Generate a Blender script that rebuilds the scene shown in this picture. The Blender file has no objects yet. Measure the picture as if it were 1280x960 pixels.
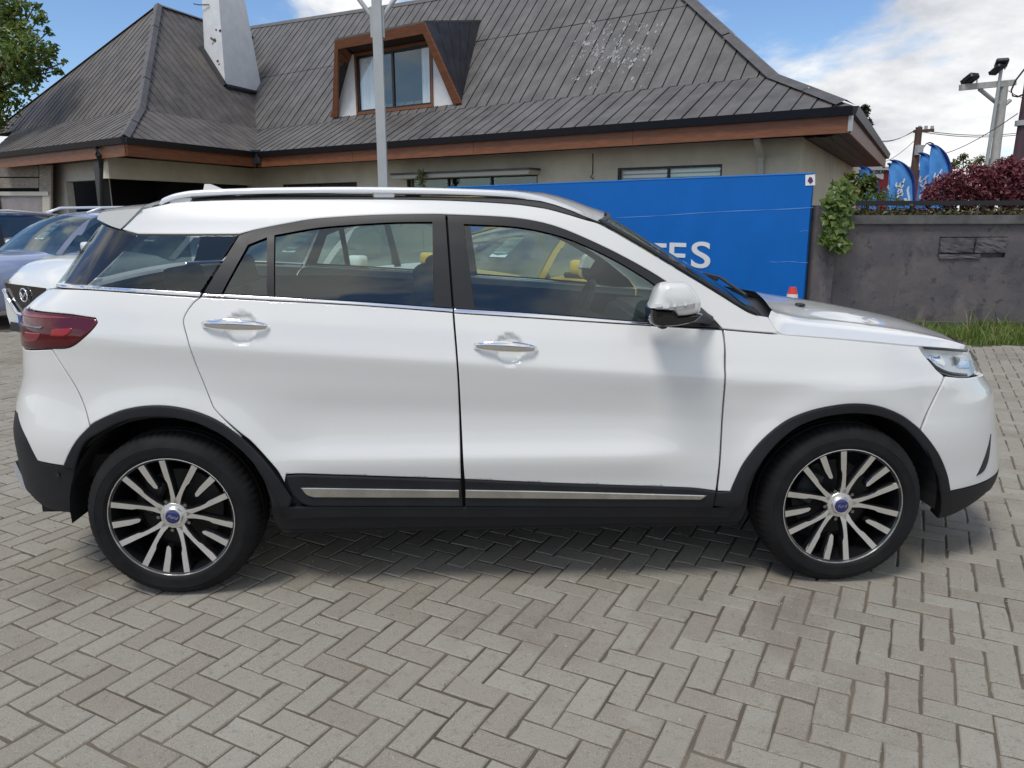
import bpy, bmesh, math, random
import numpy as np
from mathutils import Vector, Matrix, Euler
from mathutils.geometry import delaunay_2d_cdt
from mathutils.bvhtree import BVHTree

random.seed(7)
rng = np.random.default_rng(7)
SC = bpy.context.scene
COL = SC.collection
R_ = math.radians

# ------------------------------------------------------------------ camera
CAM_C = np.array([-0.1142, -2.9176, 1.5267])
CAM_R = np.array([[0.99924779, -0.03874508, -0.00163438],
                  [-0.01007098, -0.21857289, -0.97576865],
                  [0.037449, 0.97505113, -0.21879868]])
FPX = 960.0
cam_data = bpy.data.cameras.new('camera')
cam_data.sensor_width = 36.0
cam_data.lens = 36.0 * FPX / 1280.0
cam_data.clip_start = 0.05
cam_data.clip_end = 3000.0
cam = bpy.data.objects.new('camera', cam_data)
COL.objects.link(cam)
_m = Matrix.Identity(4)
for i in range(3):
    _m[i][0] = CAM_R[0][i]; _m[i][1] = -CAM_R[1][i]; _m[i][2] = -CAM_R[2][i]; _m[i][3] = CAM_C[i]
cam.matrix_world = _m
SC.camera = cam

# ------------------------------------------------------------------ light
SUN_EL, SUN_AZ = R_(63.0), R_(221.0)        # azimuth measured from +Y clockwise: behind and to the left of the viewer
SC.view_settings.view_transform = 'Standard'
SC.view_settings.look = 'None'
SC.view_settings.exposure = 0.36
SC.view_settings.gamma = 1.0
SC.cycles.use_denoising = True
SC.cycles.max_bounces = 8
SC.cycles.transparent_max_bounces = 16
SC.cycles.sample_clamp_indirect = 6.0
sun_d = bpy.data.lights.new('sun', 'SUN')
sun_d.energy = 1.75
sun_d.angle = R_(17.0)
sun_d.color = (1.0, 0.955, 0.88)
sun = bpy.data.objects.new('sun', sun_d)
COL.objects.link(sun)
sv = Vector((math.sin(SUN_AZ) * math.cos(SUN_EL), math.cos(SUN_AZ) * math.cos(SUN_EL), math.sin(SUN_EL)))
sun.rotation_euler = sv.to_track_quat('Z', 'Y').to_euler()

W = bpy.data.worlds.new('World')
SC.world = W
W.use_nodes = True
_n = W.node_tree.nodes; _l = W.node_tree.links
_n.clear()
def wn(t, **k):
    n = _n.new(t)
    for a, v in k.items():
        if a.startswith('i_'): n.inputs[a[2:]].default_value = v
        else: setattr(n, a, v)
    return n
_out = wn('ShaderNodeOutputWorld')
_bg = wn('ShaderNodeBackground'); _bg.inputs[1].default_value = 1.0
_sky = wn('ShaderNodeTexSky', sky_type='NISHITA', sun_disc=False, sun_elevation=SUN_EL, sun_rotation=SUN_AZ, air_density=1.0, dust_density=0.3, ozone_density=1.6)
_skys = wn('ShaderNodeVectorMath', operation='MULTIPLY'); _skys.inputs[1].default_value = (0.082, 0.096, 0.114)
_l.new(_sky.outputs[0], _skys.inputs[0])
_tc = wn('ShaderNodeTexCoord')
_sep = wn('ShaderNodeSeparateXYZ'); _l.new(_tc.outputs['Generated'], _sep.inputs[0])
def wm(op, a, b=None, c=None, clamp=False):
    n = wn('ShaderNodeMath', operation=op); n.use_clamp = clamp
    for i, v in enumerate((a, b, c)):
        if v is None: continue
        if isinstance(v, (int, float)): n.inputs[i].default_value = v
        else: _l.new(v, n.inputs[i])
    return n.outputs[0]
# cloud deck: the view ray meets a layer overhead, so clouds shrink and flatten towards the horizon
_zc = wm('ADD', wm('MAXIMUM', _sep.outputs[2], 0.0), 0.30)
_cx = wm('DIVIDE', _sep.outputs[0], _zc); _cy = wm('DIVIDE', _sep.outputs[1], _zc)
_cmb = wn('ShaderNodeCombineXYZ'); _l.new(_cx, _cmb.inputs[0]); _l.new(_cy, _cmb.inputs[1])
_off = wn('ShaderNodeVectorMath', operation='ADD'); _l.new(_cmb.outputs[0], _off.inputs[0]); _off.inputs[1].default_value = (7.2, 0.4, 2.0)
_nz = wn('ShaderNodeTexNoise', noise_dimensions='3D'); _nz.inputs['Scale'].default_value = 1.25; _nz.inputs['Detail'].default_value = 9.0; _nz.inputs['Roughness'].default_value = 0.56; _nz.inputs['Distortion'].default_value = 0.35
_l.new(_off.outputs[0], _nz.inputs['Vector'])
_den = wn('ShaderNodeMapRange', interpolation_type='SMOOTHSTEP'); _den.inputs[1].default_value = 0.435; _den.inputs[2].default_value = 0.535
_l.new(wm('ADD', _nz.outputs[0], wm('MULTIPLY', wm('SUBTRACT', 0.50, _sep.outputs[2]), 0.06)), _den.inputs[0])
_nz2 = wn('ShaderNodeTexNoise', noise_dimensions='3D'); _nz2.inputs['Scale'].default_value = 1.7; _nz2.inputs['Detail'].default_value = 7.0; _nz2.inputs['Roughness'].default_value = 0.6
_off2 = wn('ShaderNodeVectorMath', operation='ADD'); _l.new(_cmb.outputs[0], _off2.inputs[0]); _off2.inputs[1].default_value = (11.3, 2.2, 5.0)
_l.new(_off2.outputs[0], _nz2.inputs['Vector'])
_cr = wn('ShaderNodeValToRGB')
_cr.color_ramp.elements[0].position = 0.36; _cr.color_ramp.elements[0].color = (0.42, 0.445, 0.49, 1)
_cr.color_ramp.elements[1].position = 0.62; _cr.color_ramp.elements[1].color = (0.85, 0.85, 0.845, 1)
_l.new(_nz2.outputs[0], _cr.inputs[0])
_mix = wn('ShaderNodeMix', data_type='RGBA')
_l.new(_den.outputs[0], _mix.inputs[0]); _l.new(_skys.outputs[0], _mix.inputs[6]); _l.new(_cr.outputs[0], _mix.inputs[7])
_l.new(_mix.outputs[2], _bg.inputs[0]); _l.new(_bg.outputs[0], _out.inputs[0])

# ------------------------------------------------------------------ tools
def ray_dir(px, py):
    return CAM_R.T @ np.array([(px - 640) / FPX, (py - 480) / FPX, 1.0])
def un(px, py, axis, val):
    """the point of the line of sight through (px, py) whose coordinate number `axis` is val"""
    d = ray_dir(px, py); k = (val - CAM_C[axis]) / d[axis]
    return CAM_C + k * d
def un_plane(px, py, p0, n):
    d = ray_dir(px, py); n = np.asarray(n, float)
    k = np.dot(np.asarray(p0, float) - CAM_C, n) / np.dot(d, n)
    return CAM_C + k * d
def proj(P):
    c = (np.asarray(P, float) - CAM_C) @ CAM_R.T
    return np.stack([640 + FPX * c[..., 0] / c[..., 2], 480 + FPX * c[..., 1] / c[..., 2]], -1)

def tag(o, label=None, cat=None, group=None, kind=None):
    if label: o['label'] = label
    if cat: o['category'] = cat
    if group: o['group'] = group
    if kind: o['kind'] = kind
    return o
def empty(name, loc, rz=0.0):
    o = bpy.data.objects.new(name, None); COL.objects.link(o)
    o.location = loc; o.rotation_euler = (0, 0, rz); o.empty_display_size = 0.1
    return o
def link(name, me, parent=None, loc=(0, 0, 0), rot=(0, 0, 0)):
    o = bpy.data.objects.new(name, me); COL.objects.link(o)
    o.location = loc; o.rotation_euler = rot
    if parent: o.parent = parent
    return o
def wloc(o):
    v = np.zeros(3)
    while o is not None:
        v = v + np.array(o.location); o = o.parent
    return v
def mk(name, verts, faces, mat, parent=None, smooth=False, normals=None, mats=None, mid=None):
    """one mesh object from world coordinates; under a parent the parent's place is taken off"""
    v = np.asarray(verts, float)
    if parent is not None: v = v - wloc(parent)
    me = bpy.data.meshes.new(name)
    me.from_pydata(v.tolist(), [], [list(map(int, f)) for f in faces])
    for m in (mats or [mat]): me.materials.append(m)
    if mid is not None: me.polygons.foreach_set('material_index', np.asarray(mid, dtype=np.int32))
    if smooth: me.polygons.foreach_set('use_smooth', np.ones(len(me.polygons), dtype=bool))
    me.update()
    if normals is not None:
        me.normals_split_custom_set_from_vertices([tuple(n) for n in normals])
    return link(name, me, parent)
def from_bm(name, bm, mat, parent=None, smooth=False, world=True, mats=None, angle=None):
    if parent is not None and world:
        bmesh.ops.translate(bm, verts=bm.verts, vec=Vector(-wloc(parent)))
    me = bpy.data.meshes.new(name)
    bmesh.ops.recalc_face_normals(bm, faces=bm.faces)
    bm.to_mesh(me); bm.free()
    for m in (mats or [mat]): me.materials.append(m)
    if smooth:
        me.polygons.foreach_set('use_smooth', np.ones(len(me.polygons), dtype=bool))
        if angle: me.set_sharp_from_angle(angle=R_(angle))
    return link(name, me, parent)
def bm_box(bm, c, s, rot=None, bevel=0.0, seg=1):
    r = bmesh.ops.create_cube(bm, size=1.0)
    vs = r['verts']
    bmesh.ops.scale(bm, verts=vs, vec=Vector(s))
    if bevel > 0:
        es = list({e for v in vs for e in v.link_edges})
        q = bmesh.ops.bevel(bm, geom=es, offset=bevel, segments=seg, affect='EDGES', profile=0.6)
        vs = list({v for f in q['faces'] for v in f.verts} | {v for v in vs if v.is_valid})
    if rot is not None: bmesh.ops.rotate(bm, verts=vs, cent=(0, 0, 0), matrix=rot if isinstance(rot, Matrix) else Euler(rot).to_matrix())
    bmesh.ops.translate(bm, verts=vs, vec=Vector(c))
    return vs
def bm_tube(bm, pts, rad, n=8, cap=True):
    pts = [Vector(p) for p in pts]; rings = []
    rads = rad if hasattr(rad, '__len__') else [rad] * len(pts)
    up = Vector((0, 0, 1))
    for i, p in enumerate(pts):
        t = (pts[min(i + 1, len(pts) - 1)] - pts[max(i - 1, 0)]).normalized()
        a = t.cross(up)
        if a.length < 1e-3: a = t.cross(Vector((1, 0, 0)))
        a.normalize(); b = t.cross(a).normalized()
        rings.append([bm.verts.new(p + (a * math.cos(2 * math.pi * k / n) + b * math.sin(2 * math.pi * k / n)) * rads[i]) for k in range(n)])
    for r0, r1 in zip(rings, rings[1:]):
        for k in range(n): bm.faces.new((r0[k], r0[(k + 1) % n], r1[(k + 1) % n], r1[k]))
    if cap:
        bm.faces.new(rings[0][::-1]); bm.faces.new(rings[-1])
def bm_prism(bm, poly, vec):
    """poly: 3-D points of a planar outline, swept by vec"""
    a = [bm.verts.new(Vector(p)) for p in poly]; b = [bm.verts.new(Vector(p) + Vector(vec)) for p in poly]
    bm.faces.new(a); bm.faces.new(b[::-1])
    n = len(a)
    for i in range(n): bm.faces.new((a[i], b[i], b[(i + 1) % n], a[(i + 1) % n]))
    return a + b
def box_obj(name, c, s, mat, parent=None, rot=None, bevel=0.0, seg=1, smooth=False):
    bm = bmesh.new(); bm_box(bm, c, s, rot, bevel, seg)
    return from_bm(name, bm, mat, parent, smooth=smooth, angle=40)
def tube_obj(name, pts, rad, mat, parent=None, n=8):
    bm = bmesh.new(); bm_tube(bm, pts, rad, n)
    return from_bm(name, bm, mat, parent, smooth=True, angle=50)
def prism_obj(name, poly, vec, mat, parent=None, bevel=0.0):
    bm = bmesh.new(); bm_prism(bm, poly, vec)
    if bevel: bmesh.ops.bevel(bm, geom=list(bm.edges), offset=bevel, segments=2, affect='EDGES')
    return from_bm(name, bm, mat, parent, smooth=bool(bevel), angle=40)
def catmull(pts, closed=False, n=6, dims=None):
    """pts rows; a row with a trailing 1 in the extra column is a corner"""
    P = np.array([p[:2] if dims is None else p[:dims] for p in pts], float)
    k = dims or 2
    C = [len(p) > k and bool(p[k]) for p in pts]
    N = len(P); out = []
    rngi = range(N if closed else N - 1)
    for i in rngi:
        p1, p2 = P[i], P[(i + 1) % N]
        p0 = P[i - 1] if (i > 0 or closed) and not C[i] else p1 - (p2 - p1)
        p3 = P[(i + 2) % N] if (i + 2 < N or closed) and not C[(i + 1) % N] else p2 + (p2 - p1)
        for t in np.arange(n) / n:
            # centripetal-ish damping: clamp tangents to the chord
            L = np.linalg.norm(p2 - p1)
            m1 = (p2 - p0) / 2; m2 = (p3 - p1) / 2
            for m in (m1, m2):
                l = np.linalg.norm(m)
                if l > L: m *= L / l
            h = [2*t**3 - 3*t**2 + 1, t**3 - 2*t**2 + t, -2*t**3 + 3*t**2, t**3 - t**2]
            out.append(h[0]*p1 + h[1]*m1 + h[2]*p2 + h[3]*m2)
    if not closed: out.append(P[-1])
    return np.array(out)

# ------------------------------------------------------------------ materials
def nodes_of(m):
    m.use_nodes = True
    return m.node_tree.nodes, m.node_tree.links, m.node_tree.nodes['Principled BSDF']
def mat(name, col, rough=0.5, metal=0.0, coat=0.0, spec=0.5, var=0.0, vscale=6.0, col2=None, bump=0.0, bscale=60.0, stretch=(1, 1, 1), coords='Object', detail=6.0, rvar=0.0, coat_rough=0.03):
    m = bpy.data.materials.new(name); n, l, b = nodes_of(m)
    b.inputs['Base Color'].default_value = (*col, 1); b.inputs['Roughness'].default_value = rough
    b.inputs['Metallic'].default_value = metal; b.inputs['Coat Weight'].default_value = coat
    b.inputs['Coat Roughness'].default_value = coat_rough; b.inputs['Specular IOR Level'].default_value = spec
    if var or col2 or bump or rvar:
        tc = n.new('ShaderNodeTexCoord'); mp = n.new('ShaderNodeMapping'); mp.inputs['Scale'].default_value = stretch
        l.new(tc.outputs[coords], mp.inputs[0])
    if var or col2:
        t = n.new('ShaderNodeTexNoise'); t.inputs['Scale'].default_value = vscale; t.inputs['Detail'].default_value = detail; t.inputs['Roughness'].default_value = 0.62
        l.new(mp.outputs[0], t.inputs['Vector'])
        r = n.new('ShaderNodeValToRGB'); r.color_ramp.elements[0].position = 0.36; r.color_ramp.elements[1].position = 0.66
        c2 = col2 or tuple(min(1, c * (1 + var)) for c in col)
        c1 = col if col2 else tuple(c * (1 - var) for c in col)
        r.color_ramp.elements[0].color = (*c1, 1); r.color_ramp.elements[1].color = (*c2, 1)
        l.new(t.outputs[0], r.inputs[0]); l.new(r.outputs[0], b.inputs['Base Color'])
        if rvar:
            q = n.new('ShaderNodeMapRange'); q.inputs[3].default_value = max(0, rough - rvar); q.inputs[4].default_value = min(1, rough + rvar)
            l.new(t.outputs[0], q.inputs[0]); l.new(q.outputs[0], b.inputs['Roughness'])
    if bump:
        t2 = n.new('ShaderNodeTexNoise'); t2.inputs['Scale'].default_value = bscale; t2.inputs['Detail'].default_value = 5
        l.new(mp.outputs[0], t2.inputs['Vector'])
        bp = n.new('ShaderNodeBump'); bp.inputs['Strength'].default_value = bump; bp.inputs['Distance'].default_value = 0.01
        l.new(t2.outputs[0], bp.inputs['Height']); l.new(bp.outputs[0], b.inputs['Normal'])
    return m
def glass(name, tint, ior=1.5, rough=0.0):
    """a thin pane: part reflects (Fresnel), the rest passes tinted"""
    m = bpy.data.materials.new(name); n, l, b = nodes_of(m)
    n.remove(b); out = n['Material Output']
    tr = n.new('ShaderNodeBsdfTransparent'); tr.inputs[0].default_value = (*tint, 1)
    gl = n.new('ShaderNodeBsdfGlossy'); gl.inputs['Roughness'].default_value = rough; gl.inputs[0].default_value = (.93, 1, .97, 1)
    fr = n.new('ShaderNodeFresnel'); geo = n.new('ShaderNodeNewGeometry'); ir = n.new('ShaderNodeMapRange'); ir.inputs[3].default_value = ior; ir.inputs[4].default_value = 1 / ior
    l.new(geo.outputs['Backfacing'], ir.inputs[0]); l.new(ir.outputs[0], fr.inputs[0])      # the pane reflects alike from both sides
    mx = n.new('ShaderNodeMixShader'); l.new(fr.outputs[0], mx.inputs[0]); l.new(tr.outputs[0], mx.inputs[1]); l.new(gl.outputs[0], mx.inputs[2])
    l.new(mx.outputs[0], out.inputs[0])
    return m
M = {}
M['paint'] = mat('white_paint', (0.72, 0.72, 0.695), 0.30, 0.0, 1.0, coat_rough=0.035)
M['black'] = mat('black_plastic', (0.014, 0.015, 0.018), 0.48, bump=0.10, bscale=900)
M['clad'] = mat('grained_cladding', (0.012, 0.0125, 0.015), 0.58, spec=0.35, var=0.25, vscale=5, bump=0.12, bscale=700)
M['frame'] = mat('satin_black', (0.017, 0.017, 0.019), 0.36, spec=0.4)
M['gloss'] = mat('gloss_black', (0.008, 0.008, 0.009), 0.08, coat=0.6)
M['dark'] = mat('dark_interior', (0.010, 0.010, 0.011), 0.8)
M['seat'] = mat('dark_upholstery', (0.028, 0.027, 0.027), 0.6, var=0.2, vscale=30)
M['chrome'] = mat('chrome', (0.82, 0.82, 0.83), 0.07, 1.0)
M['steel'] = mat('brushed_strip', (0.56, 0.55, 0.52), 0.24, 1.0, var=0.12, vscale=14, rvar=0.1)
M['rail'] = mat('silver_rail', (0.78, 0.79, 0.80), 0.32, 0.35)
M['alloy'] = mat('machined_alloy', (0.86, 0.85, 0.83), 0.36, 1.0, var=0.06, vscale=20)
M['wheelblack'] = mat('gloss_wheel_black', (0.010, 0.010, 0.011), 0.16, coat=0.5)
M['tyre'] = mat('tyre_rubber', (0.0095, 0.0095, 0.010), 0.72, spec=0.25, var=0.35, vscale=12, bump=0.15, bscale=300)
M['glass'] = glass('clear_tinted_glass', (0.74, 0.85, 0.80), 1.85)
M['privacy'] = glass('privacy_glass', (0.40, 0.46, 0.45), 1.7)
M['wind'] = glass('windscreen_glass', (0.66, 0.78, 0.76), 1.5)
M['red'] = mat('red_lamp', (0.085, 0.002, 0.005), 0.12, coat=0.25)
M['redlit'] = mat('red_reflector', (0.30, 0.005, 0.008), 0.25, coat=0.2)
M['pink'] = mat('pale_red_lens', (0.22, 0.030, 0.045), 0.15, coat=0.3)
M['lens'] = glass('clear_lens', (0.90, 0.92, 0.94), 1.5)
M['blueoval'] = mat('blue_enamel', (0.012, 0.020, 0.13), 0.15, coat=0.8)
M['white'] = mat('white_plastic', (0.78, 0.78, 0.78), 0.4)

# ================================================================== the white SUV
YC = 0.94            # centre line of the car (near tyre wall is y = 0)
WB = 1.362
WZ0 = 0.337          # wheel centre height
XSF, XSR = 1.34, -1.34
ZT = np.array([.10, .18, .22, .26, .30, .345, .36, .47, .50, .56, .62, .75, .86, .915, .945, .958, .99, 1.06, 1.115, 1.135, 1.20, 1.30, 1.40, 1.50, 1.56, 1.60, 1.64, 1.70])
WT = np.array([.86, .89, .905, .922, .932, .940, .944, .947, .949, .949, .946, .942, .946, .951, .954, .951, .938, .914, .890, .881, .859, .824, .786, .742, .706, .670, .61, .50])
_zf = np.linspace(.10, 1.70, 1601); _wf = np.interp(_zf, ZT, WT)
_k = np.exp(-0.5 * (np.arange(-40, 41) / 13.0) ** 2); _k /= _k.sum()
_wf = np.convolve(np.pad(_wf, 40, mode='edge'), _k, 'valid')
def sstep(a, b, x):
    t = np.clip((x - a) / (b - a), 0, 1); return t * t * (3 - 2 * t)
def side_d(x, z):
    x = np.asarray(x, float); z = np.asarray(z, float)
    w = sstep(.5, .9, z) * (1 - sstep(1.2, 1.5, z))
    zt = z + 0.072 * np.clip(x, -1.9, 1.9) * w
    d = np.interp(zt, _zf, _wf)
    dm = sstep(-1.05, -.70, x) * (1 - sstep(.45, .78, x))          # the doors' lower flare
    bz = np.where(z < .575, np.exp(-((z - .575) / .075) ** 2), np.exp(-((z - .575) / .045) ** 2))
    d = d + dm * (0.017 * bz - 0.012 * np.exp(-((z - .74) / .10) ** 2))
    for xw in (-WB, WB):                                             # swelling round each arch
        r = np.hypot(x - xw, z - WZ0)
        d = d + 0.020 * np.exp(-((r - .44) / .085) ** 2) * sstep(.30, .40, z)
    d = d - 0.02 * (np.clip(np.abs(x) - .85, 0, None) / .5) ** 2
    return d
# plan of a corner: superellipse run by its own length
_th = np.linspace(0, 1, 600)
def corner_table(n, asp):
    a = np.sin(_th * math.pi / 2) ** (2 / n); b = np.cos(_th * math.pi / 2) ** (2 / n)
    L = np.r_[0, np.cumsum(np.hypot(np.diff(a) * asp, np.diff(b)))]
    return L / L[-1], a, b, L[-1]
TF = corner_table(2.9, .85); TR = corner_table(3.4, .75)
LF, LR = 1.45, 1.50
SF, SR = XSF + LF, XSR - LR
ZG = np.arange(.16, 1.70, .02)
XFG = np.full(len(ZG), 2.2); XRG = np.full(len(ZG), -2.2)
def surf(s, z, off=0.0, xf=None, xr=None):
    s, z = np.broadcast_arrays(np.asarray(s, float), np.asarray(z, float))
    XF = np.interp(z, ZG, XFG) if xf is None else xf; XR = np.interp(z, ZG, XRG) if xr is None else xr
    tf = np.clip((s - XSF) / LF, 0, 1); tr = np.clip((XSR - s) / LR, 0, 1)
    af = np.interp(tf, TF[0], TF[1]); bf = np.interp(tf, TF[0], TF[2])
    ar = np.interp(tr, TR[0], TR[1]); br = np.interp(tr, TR[0], TR[2])
    x = np.where(s > XSF, XSF + (XF - XSF) * af, np.where(s < XSR, XSR - (XSR - XR) * ar, s))
    d = side_d(np.clip(x, XSR - .35, XSF + .35), z) * np.where(s > XSF, bf, np.where(s < XSR, br, 1.0))
    P = np.stack([x, YC - d, z], -1)
    if np.any(np.asarray(off) != 0): P = P + surf_n(s, z) * np.asarray(off)[..., None]
    return P
def surf_n(s, z, h=.006):
    a = surf(s + h, z) - surf(s - h, z); b = surf(s, z + h) - surf(s, z - h)
    n = np.cross(a, b); n /= np.maximum(np.linalg.norm(n, axis=-1, keepdims=True), 1e-9)
    return n
# ends of the car fitted level by level to the outline the photograph shows
SIL_R = np.array([(125, 262), (124, 270), (125, 279), (98, 315), (73, 352), (62, 361), (36, 380), (27.5, 390), (26.5, 405), (26.5, 417), (28, 435), (28, 450), (29, 470), (26, 484), (21, 497), (19, 513), (16.5, 530), (16.5, 544), (20, 560), (25, 585), (31, 608), (45, 625), (56, 635), (75, 645)], float)
SIL_F = np.array([(1195, 425), (1208, 432), (1219, 446), (1224.5, 461), (1229, 471), (1241, 486), (1243.5, 499), (1244.7, 517), (1245.6, 536), (1248.5, 567), (1248.7, 586), (1247.5, 594), (1236, 613), (1217, 630), (1189, 646), (1150, 660)], float)
def fit_ends():
    for side, sil, arr in (('r', SIL_R, XRG), ('f', SIL_F, XFG)):
        ss = np.linspace(XSR, SR, 160) if side == 'r' else np.linspace(XSF, SF, 160)
        for i, z in enumerate(ZG):
            lo, hi = 1.55, 2.75
            for _ in range(26):
                mid = (lo + hi) / 2
                P = surf(ss, np.full_like(ss, z), xf=mid, xr=-mid)
                q = proj(P)
                k = np.argmin(q[:, 0]) if side == 'r' else np.argmax(q[:, 0])
                want = np.interp(q[k, 1], sil[:, 1], sil[:, 0])
                out = (q[k, 0] < want) if side == 'r' else (q[k, 0] > want)
                if out: hi = mid
                else: lo = mid
            arr[i] = -mid if side == 'r' else mid
    zf0 = 0.97                                     # above the bonnet's edge the nose just rolls back
    ref = np.interp(zf0 - .02, ZG, XFG)
    for i, z in enumerate(ZG):
        if z > zf0: XFG[i] = ref - (z - zf0) * 1.2
    for arr in (XFG, XRG):
        a = np.pad(arr, 1, mode='edge'); arr[:] = .25 * a[:-2] + .5 * a[1:-1] + .25 * a[2:]
fit_ends()
# look-up from a traced outline point to the skin
_S = np.r_[np.arange(SR, SF + .001, .02)]; _Z = np.arange(.16, 1.695, .015)
_gs, _gz = np.meshgrid(_S, _Z, indexing='ij')
_GP = surf(_gs, _gz)
_vi = np.arange(_gs.size).reshape(_gs.shape)
_tris = np.concatenate([np.stack([_vi[:-1, :-1], _vi[1:, :-1], _vi[1:, 1:]], -1).reshape(-1, 3), np.stack([_vi[:-1, :-1], _vi[1:, 1:], _vi[:-1, 1:]], -1).reshape(-1, 3)])
_fv = _GP.reshape(-1, 3)
_bvh = BVHTree.FromPolygons(_fv.tolist(), _tris.tolist())
_fpix = proj(_fv); _fs = _gs.ravel(); _fz = _gz.ravel()
def B(px, py):
    d = Vector(ray_dir(px, py)).normalized()
    loc, nrm, idx, dist = _bvh.ray_cast(Vector(CAM_C), d)
    if loc is None or loc.y > YC + .05:
        k = int(np.argmin(np.hypot(_fpix[:, 0] - px, _fpix[:, 1] - py) + (_fv[:, 1] > YC) * 50))
        return np.array([_fs[k], _fz[k]])
    a, b, c = _fv[_tris[idx]]; p = np.array(loc)
    v0, v1, v2 = b - a, c - a, p - a
    d00, d01, d11, d20, d21 = v0 @ v0, v0 @ v1, v1 @ v1, v2 @ v0, v2 @ v1
    den = d00 * d11 - d01 * d01; v = (d11 * d20 - d01 * d21) / den; w = (d00 * d21 - d01 * d20) / den
    t = _tris[idx]; u = 1 - v - w
    return np.array([u * _fs[t[0]] + v * _fs[t[1]] + w * _fs[t[2]], u * _fz[t[0]] + v * _fz[t[1]] + w * _fz[t[2]]])
def inside(P, poly):
    x, y = P[:, 0], P[:, 1]; r = np.zeros(len(P), bool); n = len(poly); j = n - 1
    for i in range(n):
        xi, yi = poly[i]; xj, yj = poly[j]
        c = ((yi > y) != (yj > y)) & (x < (xj - xi) * (y - yi) / (yj - yi + 1e-12) + xi)
        r ^= c; j = i
    return r
def resample(poly, step):
    out = []; n = len(poly)
    for i in range(n):
        a, b = poly[i], poly[(i + 1) % n]; L = np.linalg.norm(b - a)
        if L < 1e-4: continue
        k = max(1, int(math.ceil(L / step)))
        for t in range(k): out.append(a + (b - a) * t / k)
    return np.array(out)
def area2(p):
    x, y = p[:, 0], p[:, 1]; return np.sum(x * np.roll(y, -1) - np.roll(x, -1) * y) / 2
def inset(poly, d):
    a = np.roll(poly, 1, 0); c = np.roll(poly, -1, 0)
    t1 = poly - a; t2 = c - poly
    t1 /= np.maximum(np.linalg.norm(t1, axis=1, keepdims=True), 1e-9); t2 /= np.maximum(np.linalg.norm(t2, axis=1, keepdims=True), 1e-9)
    n1 = np.c_[-t1[:, 1], t1[:, 0]]; n2 = np.c_[-t2[:, 1], t2[:, 0]]
    b = n1 + n2; bl = np.maximum(np.linalg.norm(b, axis=1, keepdims=True), .35); b = b / bl
    k = np.clip(1 / np.maximum((b * n1).sum(1, keepdims=True), .5), 1, 2)
    return poly + b * k * d, -b
def trace(pts):
    """mixed outline: (px, py[, 1 = corner]) traced points or ('s', s, z) skin coordinates -> skin polygon"""
    q = []
    for p in pts:
        if p[0] == 's': q.append((p[1], p[2], 1))
        else:
            b = B(p[0], p[1]); q.append((b[0], b[1], p[2] if len(p) > 2 else 0))
    return q
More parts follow.
